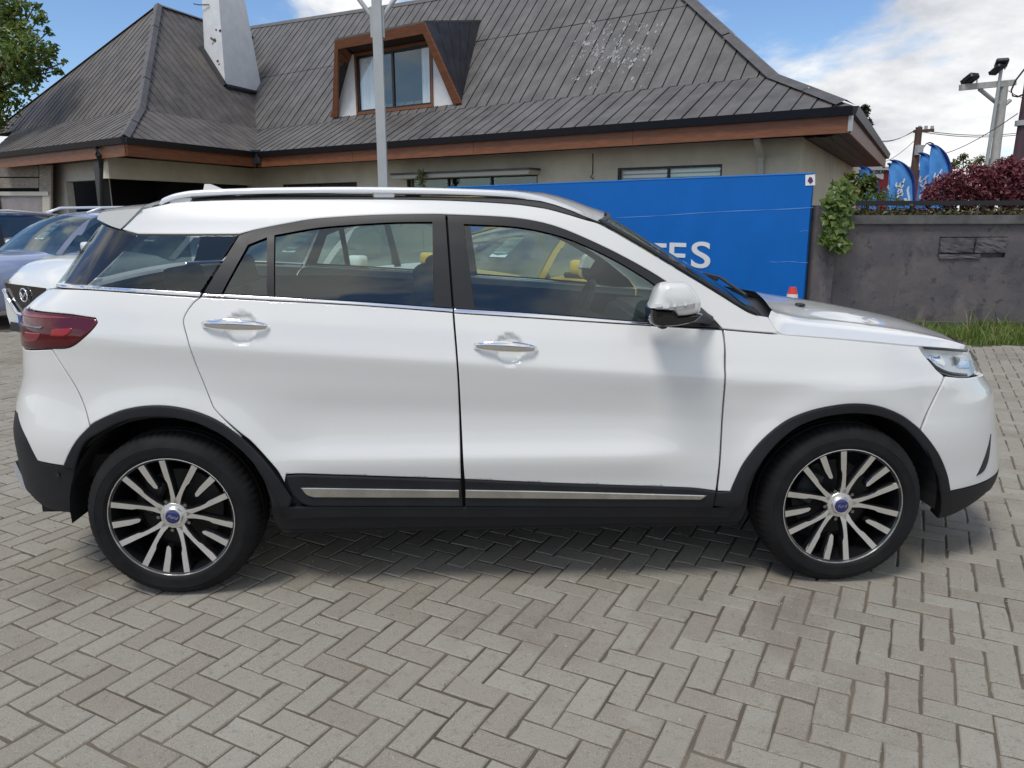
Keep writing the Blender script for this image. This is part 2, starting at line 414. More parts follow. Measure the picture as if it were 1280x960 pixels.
def panel(name, pts, m, parent, off=0.0, gap=.0016, edge=.004, drop=.0025, thick=.018, step=.022, grid=.03, mirror=True, skin=True, flange=True, sub=None, raw=False, dish=None, onlyfar=False):
    q = pts if raw else trace(pts)
    poly = catmull(q, closed=True, n=5)
    poly = resample(poly, step)
    if area2(poly) < 0: poly = poly[::-1]
    r0, _ = inset(poly, gap)
    r1, _ = inset(poly, gap + edge)
    _, outw = inset(r0, 0)
    lo, hi = r0.min(0), r0.max(0)
    gx = np.arange(lo[0] + grid * .37, hi[0], grid); gy = np.arange(lo[1] + grid * .41, hi[1], grid)
    G = np.array([(x, y) for x in gx for y in gy]) if len(gx) and len(gy) else np.zeros((0, 2))
    if len(G):
        G = G[inside(G, r1)]
        if len(G):
            dmin = np.min(np.linalg.norm(G[:, None, :] - r1[None, :, :], axis=2), axis=1)
            G = G[dmin > grid * .45]
    keep1 = inside(r1, r0)
    r1k = r1[keep1]
    allp = np.concatenate([r0, r1k, G]) if len(G) else np.concatenate([r0, r1k])
    n0 = len(r0)
    vs, es, fs, ov, oe, of = delaunay_2d_cdt([Vector(p) for p in allp], [(i, (i + 1) % n0) for i in range(n0)], [], 0, 1e-6)
    V = np.array([tuple(v) for v in vs])
    F = [f for f in fs]
    cen = np.array([V[list(f)].mean(0) for f in F])
    ok = inside(cen, r0)
    F = [f for f, o in zip(F, ok) if o]
    rim = np.zeros(len(V)); rimdir = np.zeros((len(V), 2))
    idx0 = {}
    for k, o in enumerate(ov):
        for j in o:
            if j < n0: rim[k] = 1; rimdir[k] = outw[j]; idx0[j] = k
    offs = off - drop * rim
    if dish is not None: offs = offs + dish(V)
    P3 = surf(V[:, 0], V[:, 1], offs)
    N3 = surf_n(V[:, 0], V[:, 1])
    if dish is not None:
        h = .004
        def at(ds, dz): return surf(V[:, 0] + ds, V[:, 1] + dz, off + dish(V + np.array([ds, dz])))
        N3 = np.cross(at(h, 0) - at(-h, 0), at(0, h) - at(0, -h)); N3 /= np.linalg.norm(N3, axis=1, keepdims=True)
    h = .003
    o3 = surf(V[:, 0] + rimdir[:, 0] * h, V[:, 1] + rimdir[:, 1] * h) - surf(V[:, 0], V[:, 1])
    o3 /= np.maximum(np.linalg.norm(o3, axis=1, keepdims=True), 1e-9)
    NN = N3 + o3 * rim[:, None] * .7; NN /= np.linalg.norm(NN, axis=1, keepdims=True)
    faces = []
    for f in F:
        f = list(f)
        g = np.cross(P3[f[1]] - P3[f[0]], P3[f[2]] - P3[f[0]])
        if g @ N3[f[0]] < 0: f = f[::-1]
        faces.append(f)
    verts = P3; norms = NN
    if flange:
        loop = [idx0[j] for j in range(n0) if j in idx0]
        nv = len(verts); L = len(loop)
        top = P3[loop]; bot = top - N3[loop] * thick
        verts = np.concatenate([verts, top, bot]); norms = np.concatenate([norms, o3[loop], o3[loop]])
        for i in range(L):
            j = (i + 1) % L
            a, b, c, d = nv + i, nv + j, nv + L + j, nv + L + i
            faces.append([a, d, c, b])
    res = []
    if not onlyfar: res.append(mk(name, verts, faces, m, parent, smooth=True, normals=norms))
    if mirror:
        v2 = verts.copy(); v2[:, 1] = 2 * YC - v2[:, 1]; n2 = norms.copy(); n2[:, 1] *= -1
        res.append(mk(name, v2, [f[::-1] for f in faces], m, parent, smooth=True, normals=n2))
    return res[0]

suv = empty('parked_car', (0, YC, 0))
tag(suv, 'large white sport utility vehicle seen side-on, parked on the herringbone pavers', 'car')

ARCH_R = [(79.6, 583.6), (85.7, 567.6), (99, 546.5), (120.4, 526.8), (150.6, 513.8), (180.8, 508), (211, 508), (241.3, 513.8), (271.5, 526), (301.7, 546.5), (331.9, 576.7), (350, 600.8), (364.6, 622)]
ARCH_F = [(913.5, 614), (918, 602.5), (929.6, 579), (953, 550), (982, 526.7), (1011, 514.4), (1040.4, 507.7), (1069.6, 505), (1098.8, 508.3), (1128, 520), (1151.3, 538), (1171.7, 564.6), (1183.4, 591), (1187.8, 614.8)]
ARCHI_R = [(94, 612), (94, 590), (106, 554), (125, 541), (152, 527.5), (180, 521.5), (211, 521.5), (241, 527), (262, 535.5), (283, 547.5), (312, 573), (334, 602), (350, 630)]
ARCHI_F = [(924, 632), (938, 597), (967.5, 557.5), (996.7, 533.5), (1026, 522), (1048, 518), (1069.6, 516.5), (1099, 520), (1128, 533), (1154, 561), (1171, 594), (1175, 618)]
zR = lambda py, px=40: B(px, py)[1]

# --- painted body panels
panel('quarter_panel', [(66, 360, 1), (110, 362), (180, 367), (250, 371.5, 1), (240, 380), (230.5, 395), (229.3, 405), (235, 427), (246, 459), (265.6, 507), (275, 519), (297, 541, 1)] + ARCH_R[9:2:-1] + [(112, 532, 1), (106, 510), (86, 470), (64, 436, 1), (87, 434.3), (107, 420), (121, 404), (119, 397.5, 1), (80, 392), (36, 385.5, 1), (42, 377)], M['paint'], suv)
zt1 = zR(385, 34); zt0 = zR(437, 32); zb = zR(514, 24); zl = zR(610, 40)
panel('tailgate', [('s', SR, 1.19), ('s', SR, zt1 - .01), ('s', B(36, 385)[0] - .03, zt1 - .005), (64, 361, 1)], M['paint'], suv)
panel('rear_bumper', [(32, 437.5, 1), (64, 437, 1), (86, 471), (106, 511), (112, 533, 1), (99, 546.5), (85.7, 567.6), (79.6, 582, 1), (47, 576, 1), (33, 548), (22, 517, 1), ('s', SR, zb), ('s', SR, zt0)], M['paint'], suv, gap=.0008, drop=.001)
panel('bumper_cladding', [(22, 518, 1), (33, 549), (47, 577, 1), (79.6, 583, 1), (94, 585, 1), (95, 641, 1), (75, 640), (56, 634), (38, 618, 1), ('s', SR, zl), ('s', SR, zb)], M['clad'], suv, thick=.05)
DOORR = [(251, 371, 1), (240.5, 380), (230.5, 395), (229.3, 405), (235, 427), (246, 459), (265.6, 507), (275, 519), (300, 541), (314, 552), (345, 586), (356, 604, 1), (358, 593, 1), (380, 592.5), (576.5, 599, 1), (575, 540), (571.5, 460), (566, 390.5, 1), (440, 381)]
def cup(px, py, r=.062, depth=.017):
    c = B(px, py)
    return lambda V: -depth * (1 - sstep(.74, 1.0, np.hypot((V[:, 0] - c[0]) * 1.0, V[:, 1] - c[1]) / r))
panel('rear_door', DOORR, M['paint'], suv, dish=cup(302, 410), grid=.013)
panel('front_door', [(567.5, 391, 1), (572.8, 460), (577, 540), (580.5, 599.5, 1), (700, 604.5), (860, 610), (895, 614, 1), (900, 567.5), (903.5, 509), (906, 463), (905.5, 430), (903, 412.5, 1), (812, 407), (690, 399)], M['paint'], suv, dish=cup(637, 437), grid=.013)
panel('front_fender', [(905, 412.5, 1), (907.5, 440), (907.5, 463), (905, 509), (901.5, 567.5), (897, 614, 1), (913, 614.5, 1)] + ARCH_F[1:10] + [(1150, 537, 1), (1163, 507), (1180, 470, 1), (1170.6, 462), (1159, 448.5), (1148.5, 433.5, 1), (1060, 425.5), (975, 418.3, 1)], M['paint'], suv, gap=.0011)
zb0 = zR(594, 1243); zh0 = B(1214, 473)[1]
sHL = B(1222, 466)[0]
panel('front_bumper', [(1181.5, 470.5, 1), (1164.5, 507), (1151.5, 539, 1), (1171.7, 564.6), (1183.4, 591), (1187.8, 613.5, 1), (1214, 607.5), (1243, 594, 1), ('s', SF, zb0 + .02), ('s', SF, zh0 - .10), ('s', sHL + .45, zh0 - .06), (1222, 470, 1), (1205, 472.5)], M['paint'], suv, gap=.0008, drop=.001)
panel('lower_bumper', [(1175, 616, 1), (1188, 614.5, 1), (1214, 608.5), (1243, 595, 1), ('s', SF, zb0 + .015), ('s', SF, zb0 - .12), (1232, 617, 1), (1217, 629), (1189, 644.5), (1172, 649, 1)], M['clad'], suv, thick=.05)
panel('corner_vent', [(1238.5, 541, 1), (1219.5, 596, 1), (1230, 588.5), (1236, 571)], M['black'], suv, off=.004, drop=.003)
# roof side, pillar and cowl in one painted frame
RAILB = [(200, 256), (217, 252.5), (260, 250), (320, 248.7), (400, 248.3), (480, 248.5), (560, 250), (640, 254.5), (680, 260), (704, 266), (732, 274.5)]
DTOP = [(300, 293), (320, 287), (355, 280), (395, 273.5), (470, 268.8), (540, 267.5), (560, 268), (640, 272), (690, 281.5), (740, 301.5), (790, 326.5), (832, 351.5), (874, 383), (890, 397), (901, 410)]
panel('body_side', [(178.5, 261, 1)] + RAILB + [(750, 280), (790, 302.5), (840, 332.5), (890, 362.5), (928, 386), (941, 392.5), (960, 396, 1), (966, 405), (973, 416.8, 1), (940, 414.3), (903.5, 411, 1)] + DTOP[::-1][1:-1] + [(299, 292.5, 1), (240, 292.7), (172, 292.3, 1), (152, 286.5, 1)], M['paint'], suv)
# --- dark frames and glass
panel('rear_side_glass', [(173, 293.5, 1), (297.5, 293.5, 1), (250, 365, 1), (180, 360.5), (110, 356, 1)], M['privacy'], suv, off=-.004, flange=False, gap=.001, edge=.002, drop=0)
panel('pillar_glass', [(126, 279.5, 1), (151, 287, 1), (172, 293.5, 1), (108, 356, 1), (78, 353.5, 1)], M['gloss'], suv, off=-.003, gap=.001, flange=False)
panel('rear_window', [(120, 283, 1), (77, 353.5, 1), ('s', SR, 1.22), ('s', SR, 1.54)], M['privacy'], suv, off=-.004, flange=False, gap=.001, drop=0)
GR1 = [(277, 366.5, 1), (310, 306, 1), (334, 296.5, 1), (334, 369.7, 1)]
GR2 = [(343, 294, 1), (395, 285), (445, 280.5), (495, 277.8), (540.5, 277.3, 1), (542.3, 383, 1), (440, 376), (343, 370.3, 1)]
GF = [(579.5, 280, 1), (640, 283), (677, 289), (715, 300), (765, 323), (806, 347), (820, 357, 1), (812, 376), (808, 402, 1), (700, 393.5), (593.5, 386, 1)]
def frame_panel(name, outer, holes, m, parent, off=0.0, mirror=True):
    """a framed opening: outline with holes, laid on the skin"""
    O = resample(catmull(trace(outer), True, 5), .02)
    if area2(O) < 0: O = O[::-1]
    O, _ = inset(O, .002)
    H = [resample(catmull(trace(h), True, 5), .02) for h in holes]
    pts = list(O); ed = [(i, (i + 1) % len(O)) for i in range(len(O))]
    loops = [list(range(len(O)))]
    for h in H:
        b = len(pts); pts += list(h); ed += [(b + i, b + (i + 1) % len(h)) for i in range(len(h))]; loops.append(list(range(b, b + len(h))))
    vs, es, fs, ov, oe, of = delaunay_2d_cdt([Vector(p) for p in pts], ed, [], 0, 1e-6)
    V = np.array([tuple(v) for v in vs]); cen = np.array([V[list(f)].mean(0) for f in fs])
    ok = inside(cen, O)
    for h in H: ok &= ~inside(cen, h)
    rem = {j: k for k, o in enumerate(ov) for j in o}
    P = surf(V[:, 0], V[:, 1], np.full(len(V), off)); N = surf_n(V[:, 0], V[:, 1])
    faces = []
    for f, o in zip(fs, ok):
        if not o: continue
        f = list(f)
        if np.cross(P[f[1]] - P[f[0]], P[f[2]] - P[f[0]]) @ N[f[0]] < 0: f = f[::-1]
        faces.append(f)
    verts = P; norms = N
    for lp in loops:
        k = [rem[j] for j in lp]; nv = len(verts); L = len(k)
        t = P[k]; b = t - N[k] * .02
        tang = np.roll(t, -1, 0) - np.roll(t, 1, 0); fn = np.cross(tang, N[k]); fn /= np.maximum(np.linalg.norm(fn, axis=1, keepdims=True), 1e-9)
        verts = np.concatenate([verts, t, b]); norms = np.concatenate([norms, fn, fn])
        for i in range(L):
            j = (i + 1) % L; faces.append([nv + i, nv + j, nv + L + j, nv + L + i])
    o = mk(name, verts, faces, m, parent, smooth=True, normals=norms)
    if mirror:
        v2 = verts.copy(); v2[:, 1] = 2 * YC - v2[:, 1]; n2 = norms.copy(); n2[:, 1] *= -1
        mk(name, v2, [f[::-1] for f in faces], m, parent, smooth=True, normals=n2)
    return o
frame_panel('rear_window_frame', [(254, 366.5, 1), (299, 294, 1)] + DTOP[1:6] + [(557, 268.3, 1), (561.5, 330), (565.5, 385.5, 1), (440, 376.5), (320, 370)], [GR1, GR2], M['frame'], suv, off=.001)
frame_panel('front_window_frame', [(558.8, 268.4, 1)] + DTOP[7:12] + [(834, 353, 1), (874, 384), (890, 397.5), (900.5, 410.5, 1), (852, 408.5), (811, 404, 1), (700, 394), (567.3, 386, 1), (563, 330)], [GF], M['frame'], suv, off=.001)
for nm, g in (('rear_fixed_pane', GR1), ('rear_door_glass', GR2), ('front_door_glass', GF)):
    panel(nm, g, M['glass'], suv, off=-.008, flange=False, gap=-.003, drop=0, edge=.004)
panel('pillar_backing', [(547, 272, 1), (574, 272, 1), (588, 384, 1), (549, 381, 1)], M['dark'], suv, off=-.020, flange=False, drop=0)
# --- bright and black trim
panel('belt_chrome', [(72, 355, 1), (105, 357), (180, 361.5), (252, 366, 1), (249.5, 371, 1), (180, 366.5), (105, 361.5), (70, 358.5, 1)], M['chrome'], suv, off=.005, gap=.0004, edge=.003, drop=.004, thick=.01)
panel('belt_chrome', [(254, 367, 1), (320, 370.2), (440, 377), (565.8, 386, 1), (566, 390, 1), (440, 381), (320, 374.5), (252, 370.8, 1)], M['chrome'], suv, off=.005, gap=.0004, edge=.003, drop=.004, thick=.01)
panel('belt_chrome', [(567.5, 386, 1), (640, 390.3), (700, 394.5), (813, 403.7, 1), (813, 406.5, 1), (700, 399.5), (640, 395.5), (567.7, 391, 1)], M['chrome'], suv, off=.005, gap=.0004, edge=.003, drop=.004, thick=.01)
panel('arch_trim', ARCH_R[:-1] + [(362, 618), (364.6, 622, 1), (362, 632), (352, 634, 1)] + ARCHI_R[::-1] + [(94, 612, 1), (94, 586, 1), (80, 584, 1)], M['clad'], suv, off=.009, drop=.007, edge=.006, gap=.0005, grid=.02, thick=.07)
panel('arch_trim', [(891.5, 632, 1), (896, 615, 1), (913.5, 614.2, 1)] + ARCH_F[1:] + [(1187.8, 615.2, 1), (1175, 617, 1)] + ARCHI_F[::-1][1:] , M['clad'], suv, off=.009, drop=.007, edge=.006, gap=.0005, grid=.02, thick=.07)
panel('door_cladding', [(357, 594, 1), (380, 592.8), (576.5, 599.5, 1), (579, 633, 1), (480, 632.7), (392, 632.5), (378, 629), (366, 618, 1), (360, 605)], M['clad'], suv, off=.012, drop=.008, edge=.008, gap=.0015)
panel('door_cladding', [(580.8, 599, 1), (700, 604), (860, 609.4), (895.5, 613.8, 1), (891, 635, 1), (740, 633.8), (581.5, 633, 1)], M['clad'], suv, off=.012, drop=.008, edge=.008, gap=.0015)
panel('sill_strip', [(376, 608, 1), (470, 609), (574, 610.7, 1), (574, 620.5, 1), (470, 620.3), (393, 620, 1), (384, 617)], M['steel'], suv, off=.020, drop=.006, edge=.004, gap=.0005, thick=.014)
panel('sill_strip', [(582, 610.3, 1), (700, 612.5), (883, 617.6, 1), (875, 623, 1), (760, 622.3), (582, 620.8, 1)], M['steel'], suv, off=.020, drop=.006, edge=.004, gap=.0005, thick=.014)
panel('rocker_panel', [(352, 634, 1), (392, 633.5), (579, 633.9), (740, 634.7), (893, 635.8, 1), (920, 633, 1), (912, 648, 1), (855, 647.5), (640, 648), (402, 648), (358, 651, 1)], M['clad'], suv, off=.002, drop=.006, edge=.008, gap=.001, thick=.08)
panel('rail_gap', [(200, 255.5, 1)] + [(x, y - .6) for x, y in RAILB[1:]] + [(735, 273.5, 1), (705, 259), (677, 251), (640, 247.5), (560, 245), (480, 243.5), (400, 243.3), (320, 243.6), (250, 246)], M['black'], suv, off=-.004, gap=.0, flange=False, drop=0)
# --- lamps
sc_ = B(34, 400)[0]
TL = [(121, 403.5), (107, 420), (87.5, 434), (62, 436.3), (31, 436, 1), ('s', sc_ - .22, zt0 + .005), ('s', sc_ - .24, zt1), (34, 386, 1), (70, 391.5), (118, 397.8)]
tl = panel('taillight', TL, M['red'], suv, off=.004, drop=.008, edge=.008)
panel('reflector', [(66, 411.5, 1), (92, 410, 1), (88, 417), (80, 421), (64, 420.5, 1)], M['redlit'], tl, off=.0065, drop=.002, flange=False)
panel('reversing_lens', [(33, 414, 1), (53, 416, 1), (49, 424), (43, 427), (31, 426, 1)], M['pink'], tl, off=.0065, drop=.002, flange=False)
panel('lamp_band', [(30, 389, 1), (64, 394.5), (100, 398, 1), (62, 399.2), (28, 393.5, 1)], M['pink'], tl, off=.0065, drop=.002, flange=False)
panel('lamp_chrome', [(28, 403, 1), (57, 408, 1), (52, 412, 1), (27, 407, 1)], mat('smoked_chrome', (.30, .29, .30), .15, 1.0), tl, off=.008, drop=.003, flange=False)
HLP = [(1150.8, 433.3, 1), (1180, 435), (1209, 437.5, 1), (1221, 450), (1223.5, 464, 1), (1213, 470), (1189, 467.5), (1170.6, 459.7), (1159.7, 447)]
hl_in = M['black']
hl = panel('headlight', HLP[:3] + [('s', sHL + .30, zh0 + .085), ('s', sHL + .34, zh0 + .03), (1222, 466, 1)] + HLP[5:], mat('lamp_housing', (.62, .63, .65), .25, .45), suv, off=-.020, flange=False, gap=.0, drop=0)
panel('lamp_lens', HLP[:3] + [('s', sHL + .30, zh0 + .085), ('s', sHL + .34, zh0 + .03), (1222, 466, 1)] + HLP[5:], M['lens'], hl, off=.001, flange=False, gap=.0015, drop=.003)
panel('lamp_bezel', [(1151.5, 433.5, 1), (1180, 435.2), (1209, 438, 1), (1208, 440.5, 1), (1180, 438.5), (1155, 436.8, 1)], M['frame'], hl, off=.003, flange=False, gap=0, drop=0)
panel('lamp_bezel', [(1159.7, 447, 1), (1170.6, 459.7), (1189, 467.5), (1213, 470, 1), (1213, 466, 1), (1190, 463.5), (1174, 456.5), (1164, 447, 1)], M['frame'], hl, off=-.012, flange=False, gap=0, drop=0)
panel('reflector_bowl', [(1160, 440, 1), (1184, 442, 1), (1190, 461, 1), (1172, 454)], M['chrome'], hl, off=-.014, drop=.010, edge=.02, flange=False, gap=.002)
panel('projector_box', [(1196, 445, 1), (1214, 447, 1), (1218, 461, 1), (1203, 461, 1)], mat('lamp_blue_glass', (.42, .55, .75), .08, .4, coat=1), hl, off=-.012, drop=.012, edge=.012, flange=False, gap=.002)
panel('projector_lens', [(1194, 443, 1), (1203, 446), (1203, 452, 1), (1198, 456)], M['gloss'], hl, off=-.008, drop=.006, flange=False, gap=.001)

# --- inner shell so that nothing shows through the gaps, and a floor
belt = [(s, float(np.interp(s, [-2.0, -.95, .2, .85, 1.0], [1.17, 1.165, 1.085, 1.03, 1.0]))) for s in np.linspace(SR + .15, 1.0, 24)]
def arc(xw, r=.395): return [(xw + r * math.cos(a), WZ0 + .01 + r * math.sin(a)) for a in np.linspace(math.pi * 1.03, -math.pi * .03, 16)]
lowz = .25
poly = [(SR + .15, .30)] + [(-WB - .40, .30)] + arc(-WB) + [(-WB + .41, lowz), (WB - .41, lowz)] + arc(WB) + [(WB + .40, .32), (SF - .1, .32), (SF - .1, .86), (1.9, .90), (1.55, .935), (1.15, .965)] + belt[::-1]
panel('inner_shell', [(a, b, 1) for a, b in poly], M['dark'], suv, off=-.030, gap=0, drop=0, flange=False, raw=True, grid=.06, step=.05)
ub = bmesh.new()
bm_box(ub, (0, YC, .27), (2 * (WB - .40), 1.66, .10)); bm_box(ub, (2.02 - .20, YC, .33), (.10, 1.3, .14)); bm_box(ub, (-1.92, YC, .34), (.22, 1.3, .16)); bm_box(ub, (0, YC, .42), (3.6, 1.0, .12))
from_bm('underbody', ub, M['dark'], suv)
for xw in (-WB, WB):
    for sg in (-1, 1):
        yo = YC + sg * (.900); yi = YC + sg * .42
        V = []; F = []
        A = np.linspace(-.10, math.pi + .10, 26)
        for a in A:
            c, s = math.cos(a) * .412, math.sin(a) * .412
            V += [(xw + c, yo, max(.27, WZ0 + .01 + s)), (xw + c, yi, max(.27, WZ0 + .01 + s))]
        for i in range(len(A) - 1): F.append((2 * i, 2 * i + 1, 2 * i + 3, 2 * i + 2))
        k = len(V); V.append((xw, yi, WZ0))
        for i in range(len(A) - 1): F.append((2 * i + 1, k, 2 * i + 3))
        mk('wheel_well', V, F, M['dark'], suv)

# --- bonnet, cowl, windscreen, roof
seam = [B(*p) for p in [(961, 396.5), (966, 405), (975, 416.5), (1000, 419), (1030, 421.3), (1060, 423.8), (1100, 427.3), (1147.5, 431.8), (1180, 434.3), (1205, 436.3)]]
seam = catmull([tuple(p) for p in seam], n=4)
S3 = surf(seam[:, 0], seam[:, 1], np.full(len(seam), -.002))
crease = np.array([un(x, y, 1, YC - .66) for x, y in [(966, 388), (972, 396), (1000, 397.5), (1060, 404), (1120, 411.5), (1160, 418), (1190, 425), (1207, 432.5)]])
centre = np.array([un(x, y, 1, YC) for x, y in [(944, 364.5), (975, 371), (1020, 376.5), (1060, 384.5), (1122, 397.5), (1160, 410.5), (1185, 422), (1206, 431.8)]])
def along(C, n):
    L = np.r_[0, np.cumsum(np.linalg.norm(np.diff(C, axis=0), axis=1))]; t = np.linspace(0, L[-1], n)
    return np.stack([np.interp(t, L, C[:, k]) for k in range(3)], 1)
def smooth_rows(C, k=14):
    for _ in range(k):
        D = C.copy(); D[1:-1] = .25 * C[:-2] + .5 * C[1:-1] + .25 * C[2:]; C = D
    return C
NH = 34
a0 = along(S3, NH); a1 = smooth_rows(along(catmull([tuple(p) for p in crease], n=6, dims=3), NH)); cc_ = catmull([tuple(p) for p in centre], n=12, dims=3); a2 = smooth_rows(along(cc_[cc_[:, 0] < 2.165], NH))
rows = []
for i in range(NH):
    p0, p1, p3 = a0[i], a1[i], a2[i]
    pm = p1 + (p3 - p1) * .5 + np.array([0, 0, .006])
    q = catmull([tuple(p0), tuple(p0 + (p1 - p0) * .55 + np.array([0, 0, .010])), tuple(p1), tuple(p1 + (p3 - p1) * .12 + np.array([0, 0, -.001])), tuple(pm), tuple(p3)], n=4, dims=3)
    far = q[:-1][::-1].copy(); far[:, 1] = 2 * YC - far[:, 1]
    rows.append(np.concatenate([q, far]))
rows = np.array(rows); nr, nc = rows.shape[:2]
V = rows.reshape(-1, 3); F = [(i * nc + j, i * nc + j + 1, (i + 1) * nc + j + 1, (i + 1) * nc + j) for i in range(nr - 1) for j in range(nc - 1)]
F = [f[::-1] for f in F]
nv = len(V)
edge_loop = [i * nc for i in range(nr)] ; V2 = V[edge_loop] + np.array([0, .006, -.03])
V = np.concatenate([V, V2, V[[i * nc + nc - 1 for i in range(nr)]] + np.array([0, -.006, -.03]), V[[(nr - 1) * nc + j for j in range(nc)]] + np.array([-.01, 0, -.04])])
for i in range(nr - 1):
    F.append((i * nc, (i + 1) * nc, nv + i + 1, nv + i)); F.append((i * nc + nc - 1, nv + nr + i, nv + nr + i + 1, (i + 1) * nc + nc - 1))
for j in range(nc - 1): F.append(((nr - 1) * nc + j, (nr - 1) * nc + j + 1, nv + 2 * nr + j + 1, nv + 2 * nr + j))
# grille: from the bonnet's front edge down to the bumper
zg_ = zh0 - .10
s_try = np.linspace(sHL + .30, SF, 200); e_try = surf(s_try, np.full_like(s_try, zg_))
GV = []; GF = []; front = [p for p in rows[-1] if abs(p[1] - YC) < .36]
for p in front:
    dy = abs(p[1] - YC); k = int(np.argmin(np.abs((YC - e_try[:, 1]) - dy))); q = np.array([e_try[k, 0] - .012, p[1], zg_]); t_ = p + np.array([-.012, 0, -.022])
    GV += [t_, t_ * .5 + q * .5 + np.array([.02, 0, .02]), q]
for i in range(len(front) - 1): GF += [(3 * i, 3 * i + 3, 3 * i + 4, 3 * i + 1), (3 * i + 1, 3 * i + 4, 3 * i + 5, 3 * i + 2)]
grl = mk('radiator_grille', GV, GF, M['gloss'], suv, smooth=True)
for k_ in (0, 1):
    tube_obj('grille_bar', [tuple(GV[3 * i + 1] + np.array([.012, 0, .05 - .1 * k_])) for i in range(len(front))], .011, M['chrome'], grl, n=6)
hood = mk('bonnet', V, F, M['paint'], suv, smooth=True)
hood.data.set_sharp_from_angle(angle=R_(50))
for px, py in ((1000, 382), (954, 369.5)):
    p = un(px, py, 1, YC - (.33 if px > 960 else -.33)); 
    box_obj('washer_jet', (p[0], p[1], p[2] + .004), (.035, .05, .014), M['black'], suv, bevel=.005)
WSL = [(750, 277.5), (790, 300.5), (840, 331), (890, 361.2), (926, 384.5), (945, 393)]
ws = np.array([surf(*B(*p), np.array(-.004)) for p in WSL]); ws = along(ws, 14)
rows = []
for i, p in enumerate(ws):
    d0 = YC - p[1]
    r = []
    for t in np.linspace(1, -1, 15):
        r.append((p[0] + .10 * (1 - t * t) + .02 * (1 - t ** 4), YC - d0 * t, p[2] + .030 * (1 - t * t)))
    rows.append(r)
rows = np.array(rows); nr, nc = rows.shape[:2]
mk('windscreen', rows.reshape(-1, 3), [(i * nc + j, i * nc + j + 1, (i + 1) * nc + j + 1, (i + 1) * nc + j) for i in range(nr - 1) for j in range(nc - 1)], M['wind'], suv, smooth=True)
for side in (0, nc - 1):
    sgn = -1 if side == 0 else 1
    tube_obj('windscreen_seal', [tuple(rows[i, side] + np.array([.006, 0, .004])) for i in range(nr)], .010, M['black'], suv, n=6)
tube_obj('windscreen_header', [tuple(rows[0, j] + np.array([0, 0, .002])) for j in range(nc)], .010, M['black'], suv, n=6)
cw = []
for j in range(nc):
    a = rows[-1, j] + np.array([-.02, 0, -.01]); 
    k = abs(j - 7) / 7.0
    b = np.array([a2[0][0] + (a0[0][0] - a2[0][0]) * k ** 2 + .03, rows[-1, j][1], a2[0][2] - .035 - .05 * k ** 2])
    cw += [tuple(a), tuple((a + b) / 2 + np.array([0, 0, -.03])), tuple(b)]
mk('cowl', cw, [(3 * j + q, 3 * j + q + 1, 3 * j + q + 4, 3 * j + q + 3) for j in range(nc - 1) for q in (0, 1)], M['black'], suv)
for t0, t1 in ((2, 8), (7, 12)):
    pts = [rows[-2, t0] + np.array([.03, 0, .012]), rows[-3, (t0 + t1) // 2] + np.array([.03, 0, .015]), rows[-3, t1] + np.array([.02, 0, .012])]
    tube_obj('wiper', [tuple(p) for p in pts], .008, M['black'], suv, n=5)
RT = [(178, 259.5), (200, 255), (240, 247), (320, 243), (400, 242.5), (480, 242.8), (560, 244.3), (640, 247), (677, 251), (705, 259), (735, 272), (750, 277.5)]
re = np.array([surf(*B(*p)) for p in RT]); re = along(re, 30)
rows = []
for i, p in enumerate(re):
    d0 = YC - p[1]; h = .045
    rows.append([(p[0] + (.10 * (1 - t * t) if i == len(re) - 1 else .10 * (1 - t * t) * max(0, (i - 20) / 9.0) if i > 20 else -.06 * (1 - t * t) * max(0, (6 - i) / 6)), YC - d0 * t, p[2] + h * (1 - abs(t) ** 2.4)) for t in np.linspace(1, -1, 17)])
rows = np.array(rows); nr, nc = rows.shape[:2]
mk('roof', rows.reshape(-1, 3), [(i * nc + j, (i + 1) * nc + j, (i + 1) * nc + j + 1, i * nc + j + 1) for i in range(nr - 1) for j in range(nc - 1)], M['paint'], suv, smooth=True)
lin = rows.copy(); lin[:, :, 2] -= .05
mk('headlining', lin[:, 1:-1].reshape(-1, 3), [(i * (nc - 2) + j, (i + 1) * (nc - 2) + j, (i + 1) * (nc - 2) + j + 1, i * (nc - 2) + j + 1) for i in range(nr - 1) for j in range(nc - 3)], mat('grey_headlining', (.30, .30, .29), .9), suv, smooth=True)
# rear spoiler: side outline swept right across the tailgate
yo = YC - .70
sp = catmull([(120, 274, 1), (123, 267.5), (128, 264.8), (150, 262.2), (177.5, 260, 1), (164, 274), (151, 287, 1), (140, 283.5), (130, 279)], closed=True, n=4)
sp3 = [un(x, y, 1, yo) for x, y in sp]
V = []; F = []; T = np.linspace(0, 1, 21); nsp = len(sp3)
for t in T:
    w = 4 * t * (1 - t); bow = np.array([-.10 * w ** .8, 2 * .70 * t, .030 * w])
    e = .10 * (1 - min(1, min(t, 1 - t) / .05)) 
    c0 = np.mean(sp3, 0)
    for p in sp3: V.append(p + (c0 - p) * e * .5 + bow)
for i in range(len(T) - 1):
    for j in range(nsp): F.append((i * nsp + j, i * nsp + (j + 1) % nsp, (i + 1) * nsp + (j + 1) % nsp, (i + 1) * nsp + j))
F.append(tuple(range(nsp))[::-1]); F.append(tuple(range((len(T) - 1) * nsp, len(T) * nsp)))
bm = bmesh.new(); vv = [bm.verts.new(p) for p in V]
for f in F: bm.faces.new([vv[i] for i in f])
from_bm('rear_spoiler', bm, M['paint'], suv, smooth=True, angle=40)
